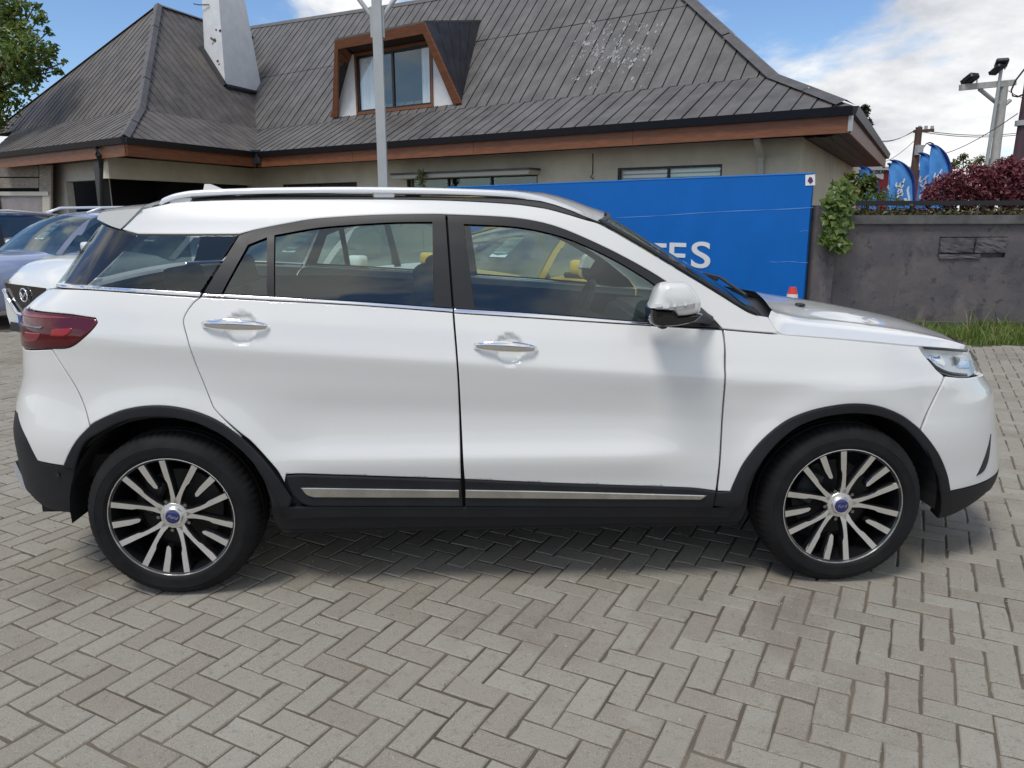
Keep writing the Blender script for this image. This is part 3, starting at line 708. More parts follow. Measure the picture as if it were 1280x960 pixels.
# roof rails, both sides
RC = [(199, 256.5), (208, 251), (222, 246), (245, 242.3), (320, 239.3), (400, 238.2), (480, 238.3), (560, 239.8), (640, 243.3), (677, 249.5), (705, 259), (722, 266.5), (736, 274)]
rc = np.array([un(x, y, 1, YC - .665) for x, y in catmull(RC, n=5)])
for sg in (1, -1):
    V = []; F = []
    prof = [(-.020, -.010), (-.022, .004), (-.014, .013), (.010, .014), (.020, .006), (.020, -.010)]
    n = len(rc)
    for i, p in enumerate(rc):
        u = i / (n - 1); e = min(1, min(u, 1 - u) / .05); e = .25 + .75 * e
        for a, b in prof: V.append((p[0], (p[1] + a * e) if sg == 1 else 2 * YC - (p[1] + a * e), p[2] + b * e))
    k = len(prof)
    for i in range(n - 1):
        for j in range(k): F.append((i * k + j, i * k + (j + 1) % k, (i + 1) * k + (j + 1) % k, (i + 1) * k + j))
    bm = bmesh.new(); vv = [bm.verts.new(p) for p in V]
    for f in F: bm.faces.new([vv[i] for i in f])
    rl = from_bm('roof_rail', bm, M['rail'], suv, smooth=True, angle=60)
    for px in (478, 690, 228):
        i = int(np.argmin(np.abs(proj(rc)[:, 0] - px))); p = rc[i]
        yy = p[1] if sg == 1 else 2 * YC - p[1]
        box_obj('rail_foot', (p[0], yy, p[2] - .02), (.09, .026, .035), M['rail'], suv, bevel=.006)
# shark fin aerial
p = un(273, 236, 1, YC)
fin = bmesh.new(); bm_prism(fin, [(p[0] - .075, YC - .012, p[2] - .03), (p[0] + .09, YC - .012, p[2] - .03), (p[0] - .035, YC - .012, p[2] + .022), (p[0] - .06, YC - .012, p[2] + .022)], (0, .024, 0))
from_bm('aerial_fin', fin, M['paint'], suv)
# --- door handles
def handle(p_l, p_r):
    a = B(*p_l); b = B(*p_r); n = 13; V = []; F = []; k = 10
    for sg in (1, -1):
        V = []; F = []
        for i in range(n):
            u = i / (n - 1); s = a + (b - a) * u
            bulge = math.sin(math.pi * min(1, max(0, u))) ** .45
            base = surf(s[0], s[1]); nn = surf_n(s[0], s[1])
            c = base + nn * (.008 + .030 * bulge * .85)
            hh = .005 + .0165 * math.sin(math.pi * (.06 + .88 * u)) ** .6
            for q in range(k):
                t = 2 * math.pi * q / k
                p = c + np.array([0, 0, 1]) * hh * math.sin(t) + nn * .010 * math.cos(t) * (.5 + .5 * bulge)
                if sg < 0: p = np.array([p[0], 2 * YC - p[1], p[2]])
                V.append(p)
        for i in range(n - 1):
            for q in range(k): F.append((i * k + q, i * k + (q + 1) % k, (i + 1) * k + (q + 1) % k, (i + 1) * k + q))
        F.append(tuple(range(k))); F.append(tuple(range((n - 1) * k, n * k)))
        bm = bmesh.new(); vv = [bm.verts.new(p) for p in V]
        for f in F: bm.faces.new([vv[i] for i in f])
        from_bm('door_handle', bm, M['chrome'], suv, smooth=True, angle=70)
handle((253.5, 406.5), (336, 409.5)); handle((592.5, 433), (671, 437))
# --- door mirrors
def mirror(sg):
    yo = -.115
    def P(px, py, y=yo):
        p = un(px, py, 1, y)
        return p if sg == 1 else np.array([p[0], 2 * YC - p[1], p[2]])
    def pod(name, outline, y0, y1, m, parent, shrink=.80):
        o = catmull(outline, closed=True, n=4); c = o.mean(0)
        lay = [(y0, .74, ), (y0 + .010, .90), (y0 + .028, .985), (y0 + .055, 1.0), ((y0 + y1) / 2 + .02, .97), (y1, shrink)]
        V = []; F = []; n = len(o)
        for y, k in lay:
            for q in o:
                r = c + (q - c) * k
                pp = un(r[0], r[1], 1, yo); p3 = np.array([pp[0], y, pp[2]])
                V.append(p3 if sg == 1 else np.array([p3[0], 2 * YC - p3[1], p3[2]]))
        for i in range(len(lay) - 1):
            for j in range(n): F.append((i * n + j, i * n + (j + 1) % n, (i + 1) * n + (j + 1) % n, (i + 1) * n + j))
        F.append(tuple(range(n))); F.append(tuple(range((len(lay) - 1) * n, len(lay) * n)))
        bm = bmesh.new(); vv = [bm.verts.new(p) for p in V]
        for f in F: bm.faces.new([vv[i] for i in f])
        return from_bm(name, bm, m, parent, smooth=True, angle=60)
    mr = pod('door_mirror', [(811, 384, 1), (814, 378), (820, 361.5), (826, 355), (833, 352.7), (852, 352.5), (859, 355.5), (868, 366), (873, 376), (873, 384), (871, 389.5), (858, 393), (844, 394, 1), (838, 386, 1)], -.175, -.035, M['paint'], suv, .9)
    pod('mirror_base', [(810.5, 385, 1), (838, 386.5, 1), (844, 394.5, 1), (858, 393.5), (871, 390.5), (877, 392, 1), (868, 400), (850, 405), (834, 407), (822, 407), (813.5, 404), (811, 396)], -.165, -.01, M['gloss'], mr, .9)
    pod('camera_pod', [(821, 404), (834, 404), (833, 409), (827, 411), (822, 409)], -.14, -.08, M['black'], mr)
    pod('turn_lamp', [(814, 380, 1), (835, 380), (855, 377.5), (867.5, 375.3, 1), (867.5, 382, 1), (850, 385), (835, 386), (815, 384.5, 1)], -.181, -.05, mat('turn_lamp_lens', (.46, .46, .46), .2, .2, coat=.5), mr, .95)
    for i, (x, y) in enumerate(((822, 382), (832.5, 383.4), (843, 381.8), (856.5, 380.2))):
        p = P(x, y, -.1825); w = (.026, .022, .012, .010)[i]
        box_obj('lamp_facet', tuple(p), (w, .006, .011), M['white'], mr)
    g = [un(x, y, 1, -.05) for x, y in ((813, 382), (820, 362), (822, 362), (816, 383))]
    st = [P(860, 392, -.06), P(878, 396, .02), P(886, 400, .06)]
    tube_obj('mirror_arm', [tuple(p) for p in st], [.030, .024, .022], M['black'], mr, n=8)
mirror(1); mirror(-1)

# --- wheels
def wheel(xw, near):
    sg = 1 if near else -1
    fy = lambda y: y if near else 2 * YC - y
    def rev(prof, n, skip=None):
        V = []; F = []; k = len(prof)
        for i in range(n):
            a = 2 * math.pi * i / n
            for r, y in prof: V.append((xw + r * math.cos(a), fy(y), WZ0 + r * math.sin(a)))
        for i in range(n):
            for j in range(k - 1): F.append((i * k + j, i * k + j + 1, ((i + 1) % n) * k + j + 1, ((i + 1) % n) * k + j))
        return V, F
    def to(name, V, F, m, parent, sm=True, ang=35):
        bm = bmesh.new(); vv = [bm.verts.new(p) for p in V]
        for f in F: bm.faces.new([vv[i] for i in f])
        return from_bm(name, bm, m, parent, smooth=sm, angle=ang)
    # barrel and dish
    V, F = rev([(.247, .012), (.243, .006), (.238, .010), (.2330, .030), (.222, .10), (.215, .20), (.235, .225)], 72)
    w = to('wheel', V, F, M['wheelblack'], suv)
    V, F = rev([(.2500, .007), (.2495, .003), (.2468, .0026), (.2448, .008)], 72); to('rim_lip', V, F, M['alloy'], w)
    R0 = .3435
    prof = [(.244, .012), (.250, .002), (.258, -.0035), (.260, -.0022), (.2625, -.0045), (.290, -.0065), (.2925, -.0052), (.295, -.0068), (.308, -.001), (.320, .008), (.331, .020), (.339, .034), (R0, .052), (R0 + .0005, .074), (R0 - .006, .076), (R0 - .006, .083), (R0 + .001, .085), (R0 + .001, .114), (R0 - .006, .116), (R0 - .006, .124), (R0 + .001, .126), (R0, .160), (R0 - .006, .162), (R0 - .006, .168), (R0, .170), (.338, .200), (.322, .226), (.285, .238), (.240, .225)]
    n = 288; V = []; F = []; k = len(prof)
    for i in range(n):
        a = 2 * math.pi * i / n
        for j, (r, y) in enumerate(prof):
            if i % 4 == 0 and 9 <= j <= 13: r = r - (.0006, .002, .0035, .0045, .004)[j - 9]     # shoulder grooves
            if i % 4 == 1 and 21 <= j <= 25: r = r - .005
            z = WZ0 + r * math.sin(a)
            z = max(z, .0015)
            V.append((xw + r * math.cos(a), fy(y), z))
    for i in range(n):
        for j in range(k - 1): F.append((i * k + j, i * k + j + 1, ((i + 1) % n) * k + j + 1, ((i + 1) % n) * k + j))
    to('tyre', V, F, M['tyre'], w, ang=28)
    V, F = rev([(.0, .13), (.165, .13), (.165, .15), (0, .15)], 48); to('brake_disc', V, F, mat('brake_disc_steel', (.045, .044, .043), .5, .6), w)
    V, F = rev([(0, .19), (.235, .19)], 48); to('wheel_back', V, F, M['dark'], w)
    bm = bmesh.new(); bm_box(bm, (xw - .11, fy(.105), WZ0 + .06), (.09, .05, .15), rot=(0, R_(25), 0), bevel=.012); from_bm('brake_caliper', bm, mat('caliper_grey', (.05, .05, .052), .5, .5), w)
    def spoke(ang, pts, y_in, y_out, depth=.036):
        """pts: (r, half-offset centre t, half width) stations; bright front face, black flanks"""
        ca, sa = math.cos(ang), math.sin(ang); V = []; F = []; mi = []
        rr0 = pts[0][0]; rr1 = pts[-1][0]
        def P(r, t, y): return (xw + (r * ca - t * sa) * 1, fy(y), WZ0 + r * sa + t * ca)
        for r, t, h in pts:
            u = (r - .05) / .185; y = y_in + (y_out - y_in) * u
            V += [P(r, t - h, y), P(r, t + h, y), P(r, t + h + .004, y + .006), P(r, t + h + .005, y + depth), P(r, t - h - .005, y + depth), P(r, t - h - .004, y + .006)]
        for i in range(len(pts) - 1):
            a, b = i * 6, i * 6 + 6
            for j in range(6):
                F.append((a + j, a + (j + 1) % 6, b + (j + 1) % 6, b + j)); mi.append(0 if j == 0 else 1)
        F.append((0, 1, 2, 3, 4, 5)); mi.append(1); F.append(tuple(len(V) - 6 + q for q in range(6))[::-1]); mi.append(1)
        bm = bmesh.new(); vv = [bm.verts.new(p) for p in V]
        fs = [bm.faces.new([vv[i] for i in f]) for f in F]
        for f, q in zip(fs, mi): f.material_index = q
        from_bm('spoke', bm, None, w, mats=[M['alloy'], M['wheelblack']])
    base = R_(78.5)
    for g in range(5):
        c = base + g * R_(72)
        for s2 in (1, -1):
            # each arm of the pair leaves the hub together and steps sideways half way out
            spoke(c, [(.050, s2 * .004, .014), (.080, s2 * .0115, .0092), (.112, s2 * .020, .0080), (.138, s2 * .0285, .0085), (.152, s2 * .036, .0112), (.19, s2 * .0495, .0120), (.236, s2 * .0655, .0126), (.245, s2 * .0678, .0126)], .030, .008)
        spoke(c + R_(36) , [(.128, -.004, .001), (.136, -.002, .008), (.17, .001, .0112), (.242, .002, .0132)], .026, .010, .030)
    V, F = rev([(0, .016), (.0335, .016), (.037, .019), (.0395, .027), (.052, .029), (.056, .034), (.058, .06)], 40); to('hub_cover', V, F, M['alloy'], w)
    V, F = rev([(0, .0135), (.026, .0135), (.0285, .0150), (.0290, .019)], 32); to('hub_cap', V, F, M['blueoval'], w)
    for g in range(5):
        a = base + R_(36) + g * R_(72)
        cx, cz = xw + .064 * math.cos(a), WZ0 + .064 * math.sin(a)
        bm = bmesh.new(); r = bmesh.ops.create_cone(bm, cap_ends=True, segments=6, radius1=.0085, radius2=.0075, depth=.02)
        bmesh.ops.rotate(bm, verts=bm.verts, cent=(0, 0, 0), matrix=Matrix.Rotation(R_(90), 3, 'X')); bmesh.ops.translate(bm, verts=bm.verts, vec=(cx, fy(.040), cz))
        from_bm('wheel_nut', bm, mat('nut_steel', (.3, .3, .3), .3, 1.0) if 'nut_steel' not in bpy.data.materials else bpy.data.materials['nut_steel'], w)
    if near:
        # maker's script on the blue centre
        cu = bpy.data.curves.new('cap_script', 'FONT'); cu.body = 'Ford'; cu.size = .020; cu.align_x = 'CENTER'; cu.align_y = 'CENTER'; cu.shear = .35; cu.extrude = .0006
        t = bpy.data.objects.new('cap_script', cu); COL.objects.link(t)
        me = bpy.data.meshes.new_from_object(t); bpy.data.objects.remove(t)
        me.materials.append(M['chrome'])
        o = link('cap_script', me, w, loc=(xw, .0125 - YC, WZ0), rot=(R_(90), R_(18 if xw < 0 else -6), 0))
for xw in (-WB, WB):
    wheel(xw, True); wheel(xw, False)

# --- cabin
cab = bmesh.new(); bm_box(cab, (-.35, YC, .50), (2.9, 1.5, .10)); from_bm('cabin_floor', cab, M['dark'], suv)
for x0, ys in ((-.06, (-.38, .38)), (-1.12, (-.40, .40))):
    for yy in ys:
        s = bmesh.new(); bm_box(s, (x0 + .12, YC + yy, .66), (.52, .50, .20), bevel=.05, seg=3); bm_box(s, (x0 - .20, YC + yy, .88), (.15, .50, .56), rot=(0, R_(-14), 0), bevel=.05, seg=3)
        st = from_bm('seat', s, M['seat'], suv, smooth=True, angle=50)
        h = bmesh.new(); bm_box(h, (x0 - .30, YC + yy, 1.225), (.10, .26, .15), rot=(0, R_(-10), 0), bevel=.035, seg=3); from_bm('headrest', h, M['seat'], st, smooth=True, angle=50)
d = bmesh.new(); bm_prism(d, [(1.05, YC - .74, .70), (.62, YC - .74, .72), (.58, YC - .74, .90), (.66, YC - .74, 1.03), (1.12, YC - .74, 1.02)], (0, 1.48, 0)); bmesh.ops.bevel(d, geom=list(d.edges), offset=.03, segments=2, affect='EDGES')
from_bm('dashboard', d, M['seat'], suv, smooth=True, angle=50)
sw = bmesh.new(); cen = Vector((.42, YC + .38, .98)); ax = Euler((0, R_(-66), 0)).to_matrix()
pts = [tuple(cen + ax @ Vector((.185 * math.cos(a), .185 * math.sin(a), 0))) for a in np.linspace(0, 2 * math.pi, 33)]
bm_tube(sw, pts, .015, 8, cap=False)
for a in (0, 2.2, 4.1): bm_tube(sw, [tuple(cen), tuple(cen + ax @ Vector((.18 * math.cos(a), .18 * math.sin(a), 0)))], .016, 6)
bm_tube(sw, [tuple(cen), (.75, YC + .38, .84)], .035, 8)
from_bm('steering_wheel', sw, M['black'], suv, smooth=True, angle=60)
p = [(.52, YC, 1.45), (.50, YC, 1.40)]
im = bmesh.new(); bm_box(im, (.50, YC, 1.42), (.03, .24, .065), bevel=.012); from_bm('interior_mirror', im, M['black'], suv)
# silvery skid plate under the rear bumper
sk = [un(x, y, 1, .35) for x, y in ((19, 577), (26, 592), (37, 617), (52, 628), (30, 612), (22, 598), (17.5, 588))]
skb = bmesh.new(); bm_prism(skb, [sk[0], sk[1], sk[2], sk[4], sk[5], sk[6]], (0, 1.18, 0)); from_bm('skid_plate', skb, mat('silver_skid', (.55, .58, .62), .35, .5), suv)
for c in ((73, 592.5),):
    q = B(*c); pp = surf(q[0], q[1], np.array(.003)); nn = surf_n(q[0], q[1])
    bm = bmesh.new(); bmesh.ops.create_cone(bm, cap_ends=True, segments=16, radius1=.010, radius2=.009, depth=.006)
    bmesh.ops.rotate(bm, verts=bm.verts, cent=(0, 0, 0), matrix=Vector(nn).to_track_quat('Z', 'Y').to_matrix()); bmesh.ops.translate(bm, verts=bm.verts, vec=Vector(pp)); from_bm('parking_sensor', bm, M['gloss'], suv)

# ================================================================== the ground
M['sand'] = mat('sand_bed', (0.125, 0.102, 0.074), 0.95, var=0.40, vscale=2.5, bump=0.5, bscale=160)
gp = mk('ground', [(-600, -80, -.0062), (600, -80, -.0062), (600, 900, -.0062), (-600, 900, -.0062)], [(0, 1, 2, 3)], M['sand'])
tag(gp, kind='structure')

def paver_mat(name, single):
    m = bpy.data.materials.new(name); n, l, b = nodes_of(m)
    geo = n.new('ShaderNodeNewGeometry')
    if single:
        oi = n.new('ShaderNodeObjectInfo'); rnd = oi.outputs['Random']
    else:
        at = n.new('ShaderNodeAttribute'); at.attribute_name = 'tone'; rnd = at.outputs['Fac']
    r = n.new('ShaderNodeValToRGB'); el = r.color_ramp.elements
    el[0].position = 0; el[0].color = (.248, .222, .176, 1); el[1].position = 1; el[1].color = (.312, .293, .243, 1)
    for p, c in ((.25, (.272, .246, .203, 1)), (.5, (.288, .268, .220, 1)), (.75, (.280, .256, .214, 1))):
        e = el.new(p); e.color = c
    l.new(rnd, r.inputs[0])
    def noise(scale, det, rough=.6):
        t = n.new('ShaderNodeTexNoise'); t.inputs['Scale'].default_value = scale; t.inputs['Detail'].default_value = det; t.inputs['Roughness'].default_value = rough
        l.new(geo.outputs['Position'], t.inputs['Vector']); return t.outputs[0]
    def mixc(a, bcol, fac, mode='MIX'):
        x = n.new('ShaderNodeMix'); x.data_type = 'RGBA'; x.blend_type = mode; x.clamp_factor = True
        if isinstance(fac, float): x.inputs[0].default_value = fac
        else: l.new(fac, x.inputs[0])
        l.new(a, x.inputs[6])
        if isinstance(bcol, tuple): x.inputs[7].default_value = bcol
        else: l.new(bcol, x.inputs[7])
        return x.outputs[2]
    def mr(v, a, c, d=0.0, e=1.0):
        q = n.new('ShaderNodeMapRange'); q.inputs[1].default_value = a; q.inputs[2].default_value = c; q.inputs[3].default_value = d; q.inputs[4].default_value = e
        l.new(v, q.inputs[0]); return q.outputs[0]
    c = r.outputs[0]
    c = mixc(c, (.155, .128, .098, 1), mr(noise(1.3, 6), .54, .72, 0, .6))        # worn dirt patches
    c = mixc(c, (.355, .345, .30, 1), mr(noise(3.1, 5), .56, .73, 0, .5))           # pale bleached ones
    c = mixc(c, (.215, .222, .176, 1), mr(noise(2.1, 4), .57, .70, 0, .35))           # a green tinge
    c = mixc(c, (.54, .52, .48, 1), mr(noise(330, 2), .58, .70, 0, .7))             # light grit
    c = mixc(c, (.095, .082, .068, 1), mr(noise(170, 3), .61, .70, 0, .8))         # pores
    c = mixc(c, (.130, .110, .088, 1), mr(noise(30, 7, .75), .55, .72, 0, .7))
    l.new(c, b.inputs['Base Color']); b.inputs['Roughness'].default_value = .86; b.inputs['Specular IOR Level'].default_value = .35
    bp = n.new('ShaderNodeBump'); bp.inputs['Strength'].default_value = .55; bp.inputs['Distance'].default_value = .004
    l.new(noise(190, 6, .7), bp.inputs['Height']); l.new(bp.outputs[0], b.inputs['Normal'])
    return m
M['paver1'] = paver_mat('concrete_paver', True); M['paver'] = paver_mat('concrete_paver_mass', False)
LU, PANG = .0993, R_(-29.9)
PO = np.array([1.302, -.5497]); PU = np.array([math.cos(PANG), math.sin(PANG)]); PV = np.array([-PU[1], PU[0]])
def paver_shape(r):
    """top outline and chamfer of one paver, long side along its own x; uneven like worn concrete"""
    L, Wd, ch = .0993 * 2 - .0075, .0993 - .0075, .0040
    pts = []
    def edge(a, b, k):
        for i in range(k): pts.append(np.array(a) + (np.array(b) - np.array(a)) * i / k)
    edge((-L/2, -Wd/2), (L/2, -Wd/2), 3); edge((L/2, -Wd/2), (L/2, Wd/2), 2); edge((L/2, Wd/2), (-L/2, Wd/2), 3); edge((-L/2, Wd/2), (-L/2, -Wd/2), 2)
    P = np.array(pts); P += r.normal(0, .0011, P.shape)
    for k in range(10):
        if r.random() < .06: P[k] *= .955                                # a chipped corner or edge
    T = P * (1 - ch / np.abs([[L/2, Wd/2]]))
    return P, T
NV = 10
pv_r = np.random.default_rng(3)
variants = [paver_shape(pv_r) for _ in range(14)]
cells = []
for u in range(-150, 110):
    for v in range(-90, 150):
        k = (u - v) % 4
        if k == 0: c = (u + 1.0, v + .5, 0)
        elif k == 3: c = (u + .5, v + 1.0, 1)
        else: continue
        w = PO + (PU * c[0] + PV * c[1]) * LU
        if not (-9.5 < w[0] < 9.5 and -4.6 < w[1] < 7.3): continue
        if w[1] > 5.66 - .02 * (w[0] - 5) and w[0] > 4.6: continue         # the grass strip
        cells.append((w[0], w[1], c[2]))
cells = np.array(cells)
pc = np.c_[cells[:, :2], np.zeros(len(cells))]
depth = (pc - CAM_C) @ CAM_R[2]
pp = proj(np.where(depth[:, None] > .3, pc, CAM_C + CAM_R[2]))
vis = (depth > .3) & (pp[:, 0] > -20) & (pp[:, 0] < 1300) & (pp[:, 1] < 985) & ~((np.abs(pc[:, 0]) < 1.9) & (pc[:, 1] > .35) & (pc[:, 1] < 5))
score = np.where(vis, (CAM_C[2]) / np.maximum(depth, .3) ** 3, 0)
order = np.argsort(-score); top = set(order[:298].tolist())
pavement = tag(empty('pavement', (0, 0, 0)), kind='structure')
pav_meshes = []
for P, T in variants:
    V = [(*p, -.0042) for p in P] + [(*p, 0) for p in T] + [(*p, -.013) for p in P]
    F = [tuple(range(NV, 2 * NV))] + [(i, (i + 1) % NV, NV + (i + 1) % NV, NV + i) for i in range(NV)] + [(2 * NV + i, 2 * NV + (i + 1) % NV, (i + 1) % NV, i) for i in range(NV)]
    me = bpy.data.meshes.new('paver'); me.from_pydata([tuple(map(float, v)) for v in V], [], F); me.materials.append(M['paver1']); me.update(); pav_meshes.append(me)
BV = []; BF = []; BT = []
for i, (x, y, o) in enumerate(cells):
    ang = PANG + (math.pi / 2 if o else 0) + pv_r.normal(0, .008) + (math.pi if pv_r.random() < .5 else 0)
    h = -abs(pv_r.normal(0, .0016)); vi = pv_r.integers(len(variants)); tone = pv_r.random()
    dx, dy = pv_r.normal(0, .0012, 2)
    if i in top:
        ob = link('paver', pav_meshes[vi], pavement, loc=(x + dx, y + dy, h), rot=(pv_r.normal(0, .006), pv_r.normal(0, .006), ang))
    else:
        P, T = variants[vi]; ca, sa = math.cos(ang), math.sin(ang); tx, ty = pv_r.normal(0, .006, 2)
        b0 = len(BV)
        if score[i] > 0 or y < 0:
            rg = ((P, -.0042), (T, 0), (P, -.013))
            for Q, z in rg:
                for q in Q: BV.append((x + dx + ca * q[0] - sa * q[1], y + dy + sa * q[0] + ca * q[1], z + h + q[0] * tx + q[1] * ty))
            fs = [tuple(range(NV, 2 * NV))] + [(k, (k + 1) % NV, NV + (k + 1) % NV, NV + k) for k in range(NV)] + [(2 * NV + k, 2 * NV + (k + 1) % NV, (k + 1) % NV, k) for k in range(NV)]
        else:
            for Q, z in ((T[[0, 3, 5, 8]], 0), (P[[0, 3, 5, 8]], -.013)):
                for q in Q: BV.append((x + ca * q[0] - sa * q[1], y + sa * q[0] + ca * q[1], z + h))
            fs = [(0, 1, 2, 3)] + [(k, 4 + k, 4 + (k + 1) % 4, (k + 1) % 4)[::-1] for k in range(4)]
        for f in fs: BF.append(tuple(b0 + k for k in f)); BT.append(tone)
mass = mk('pavers', BV, BF, M['paver'], pavement)
tag(mass, kind='stuff')
ta = mass.data.attributes.new('tone', 'FLOAT', 'FACE'); ta.data.foreach_set('value', np.array(BT, dtype=np.float32))
# litter and grit lying in the joints
gv = []; gf = []
for _ in range(1400):
    x = pv_r.uniform(-2.6, 2.6); y = pv_r.uniform(-1.9, 1.2); s = abs(pv_r.normal(.0016, .0012)) + .0009
    b0 = len(gv); zz = .0008
    for a in (0, 2.1, 4.2): gv.append((x + s * math.cos(a + x * 40), y + s * math.sin(a + x * 40), -.001))
    gv.append((x, y, s * 1.1)); gf += [(b0, b0 + 1, b0 + 3), (b0 + 1, b0 + 2, b0 + 3), (b0 + 2, b0, b0 + 3)]
tag(mk('grit', gv, gf, mat('pale_grit', (.36, .34, .30), .9, var=.5, vscale=3)), kind='stuff')

# ================================================================== shared background materials
M['cream'] = mat('cream_render', (.68, .62, .475), .85, var=.10, vscale=1.2, bump=.15, bscale=40)
M['creamtrim'] = mat('cream_trim', (.52, .50, .43), .6)
M['roofm'] = mat('dark_roof_metal', (.108, .102, .098), .55, var=.28, vscale=1.6, bump=.08, bscale=18, rvar=.1)
M['roofw'] = mat('brown_roof_metal', (.118, .104, .092), .6, var=.28, vscale=1.6, bump=.08, bscale=18)
M['ridge'] = mat('ridge_metal', (.095, .088, .086), .5, var=.2, vscale=3)
M['gutter'] = mat('black_gutter', (.011, .012, .016), .4)
M['wood'] = mat('varnished_fascia', (.165, .058, .022), .5, col2=(.24, .09, .038), vscale=3.0, stretch=(1, 1, 7), bump=.1, bscale=30)
M['wood2'] = mat('weathered_board', (.22, .19, .15), .85, col2=(.36, .31, .25), vscale=4, stretch=(1, 1, 5), bump=.2, bscale=30)
M['soffit'] = mat('brown_soffit_board', (.052, .028, .020), .6, var=.25, vscale=4)
M['blackmetal'] = mat('black_post_paint', (.012, .012, .014), .4)
M['galv'] = mat('grey_painted_steel', (.40, .42, .42), .5, .1, var=.06, vscale=3)
M['concrete'] = mat('pale_concrete', (.42, .41, .38), .85, var=.2, vscale=6, stretch=(1, 1, .3))
M['winglass'] = glass('window_pane', (.95, .97, .97), 2.1)
M['darkroom'] = mat('dark_room', (.012, .012, .013), .9)  # near-black colour stands in for the dimness behind panes and openings
M['curtain'] = mat('pale_curtain', (.80, .82, .83), .9)
M['whitewash'] = mat('white_plaster', (.74, .74, .72), .7, var=.05, vscale=5, bump=.1, bscale=50)

ZH = 264.7
def hdir(px):
    d = ray_dir(px, ZH); d[2] = 0; return d / np.linalg.norm(d)
UP = np.array([0, 0, 1.0])

# ---------------------------------------------------------------- dark rendered wall, its pillar, coping and planting
WP = np.array([5.2, 7.05, 0.0]); WD = np.array([.9985, -.055, 0.0]); WN = np.array([.055, .9985, 0.0])   # along, and away from the viewer
def onwall(px, py, out=0.0): return un_plane(px, py, WP - WN * out, WN)
def wall_mat():
    m = mat('stained_dark_render', (.085, .076, .080), .82, bump=.35, bscale=24)
    n, l, b = nodes_of(m)
    tc = n.new('ShaderNodeTexCoord')
    def nz(sc, det, st=(1, 1, 1), rough=.65):
        mp = n.new('ShaderNodeMapping'); mp.inputs['Scale'].default_value = st; l.new(tc.outputs['Object'], mp.inputs[0])
        t = n.new('ShaderNodeTexNoise'); t.inputs['Scale'].default_value = sc; t.inputs['Detail'].default_value = det; t.inputs['Roughness'].default_value = rough
        l.new(mp.outputs[0], t.inputs['Vector']); return t.outputs[0]
    def ramp(v, a, c, hi):
        q = n.new('ShaderNodeMapRange'); q.inputs[1].default_value = a; q.inputs[2].default_value = c; q.inputs[4].default_value = hi; l.new(v, q.inputs[0]); return q.outputs[0]
    def mx(a, col, f):
        x = n.new('ShaderNodeMix'); x.data_type = 'RGBA'; l.new(f, x.inputs[0])
        if isinstance(a, tuple): x.inputs[6].default_value = a
        else: l.new(a, x.inputs[6])
        x.inputs[7].default_value = col; return x.outputs[2]
    c = mx((.100, .092, .099, 1), (.165, .144, .134, 1), ramp(nz(1.5, 7), .42, .64, .9))
    c = mx(c, (.060, .056, .064, 1), ramp(nz(2.6, 9, rough=.75), .53, .63, .8))
    c = mx(c, (.040, .038, .043, 1), ramp(nz(9, 6), .60, .68, .7))
    c = mx(c, (.22, .195, .178, 1), ramp(nz(3.2, 6, (1, 1, .45)), .60, .74, .6))
    l.new(c, b.inputs['Base Color'])
    return m
M['wall'] = wall_mat()
M['coping'] = mat('grey_coping', (.105, .103, .100), .85, var=.3, vscale=4, stretch=(1, 1, 1), bump=.25, bscale=40)
wall = tag(empty('garden_wall', (5.2, 7.05, 0)), 'stained dark grey rendered wall with a coping, right behind the parked white car', 'wall')
def wbox(name, x0, x1, z0, z1, out0, out1, m, parent, bevel=0.0):
    """a box against the wall: along from x0 to x1, from out1 behind to out0 in front of its face"""
    a = WP + WD * (x0 - WP[0]) - WN * out0; b = WP + WD * (x1 - WP[0]) - WN * out0
    dv = WN * (out0 + out1)
    poly = [a + UP * z0, b + UP * z0, b + UP * z1, a + UP * z1]
    return prism_obj(name, poly, dv, m, parent, bevel)
bx0 = onwall(1163, 300)[0]
# the face is built round the two bare blocks, which sit in a recess
h0, h1 = onwall(1175, 296), onwall(1256, 322)
xa, xb, za, zb_ = h0[0], h1[0], h1[2], h0[2]
wl = bmesh.new()
def wb(bm, x0, x1, z0, z1, out0, out1):
    a = WP + WD * (x0 - WP[0]) - WN * out0; b = WP + WD * (x1 - WP[0]) - WN * out0
    bm_prism(bm, [a + UP * z0, b + UP * z0, b + UP * z1, a + UP * z1], WN * (out0 + out1))
wb(wl, onwall(1030, 300)[0], xa, 0, 1.36, 0, .2); wb(wl, xb, 16, 0, 1.36, 0, .2); wb(wl, xa, xb, 0, za, 0, .2); wb(wl, xa, xb, zb_, 1.36, 0, .2); wb(wl, xa, xb, za, zb_, -.06, .2)
bmesh.ops.remove_doubles(wl, verts=wl.verts, dist=1e-4)
from_bm('wall_face', wl, M['wall'], wall)
M['block'] = mat('bare_block', (.082, .076, .082), .9, var=.3, vscale=8, bump=.9, bscale=20)
xm = (xa + xb) / 2 + .02
zs = za + (zb_ - za) * .22
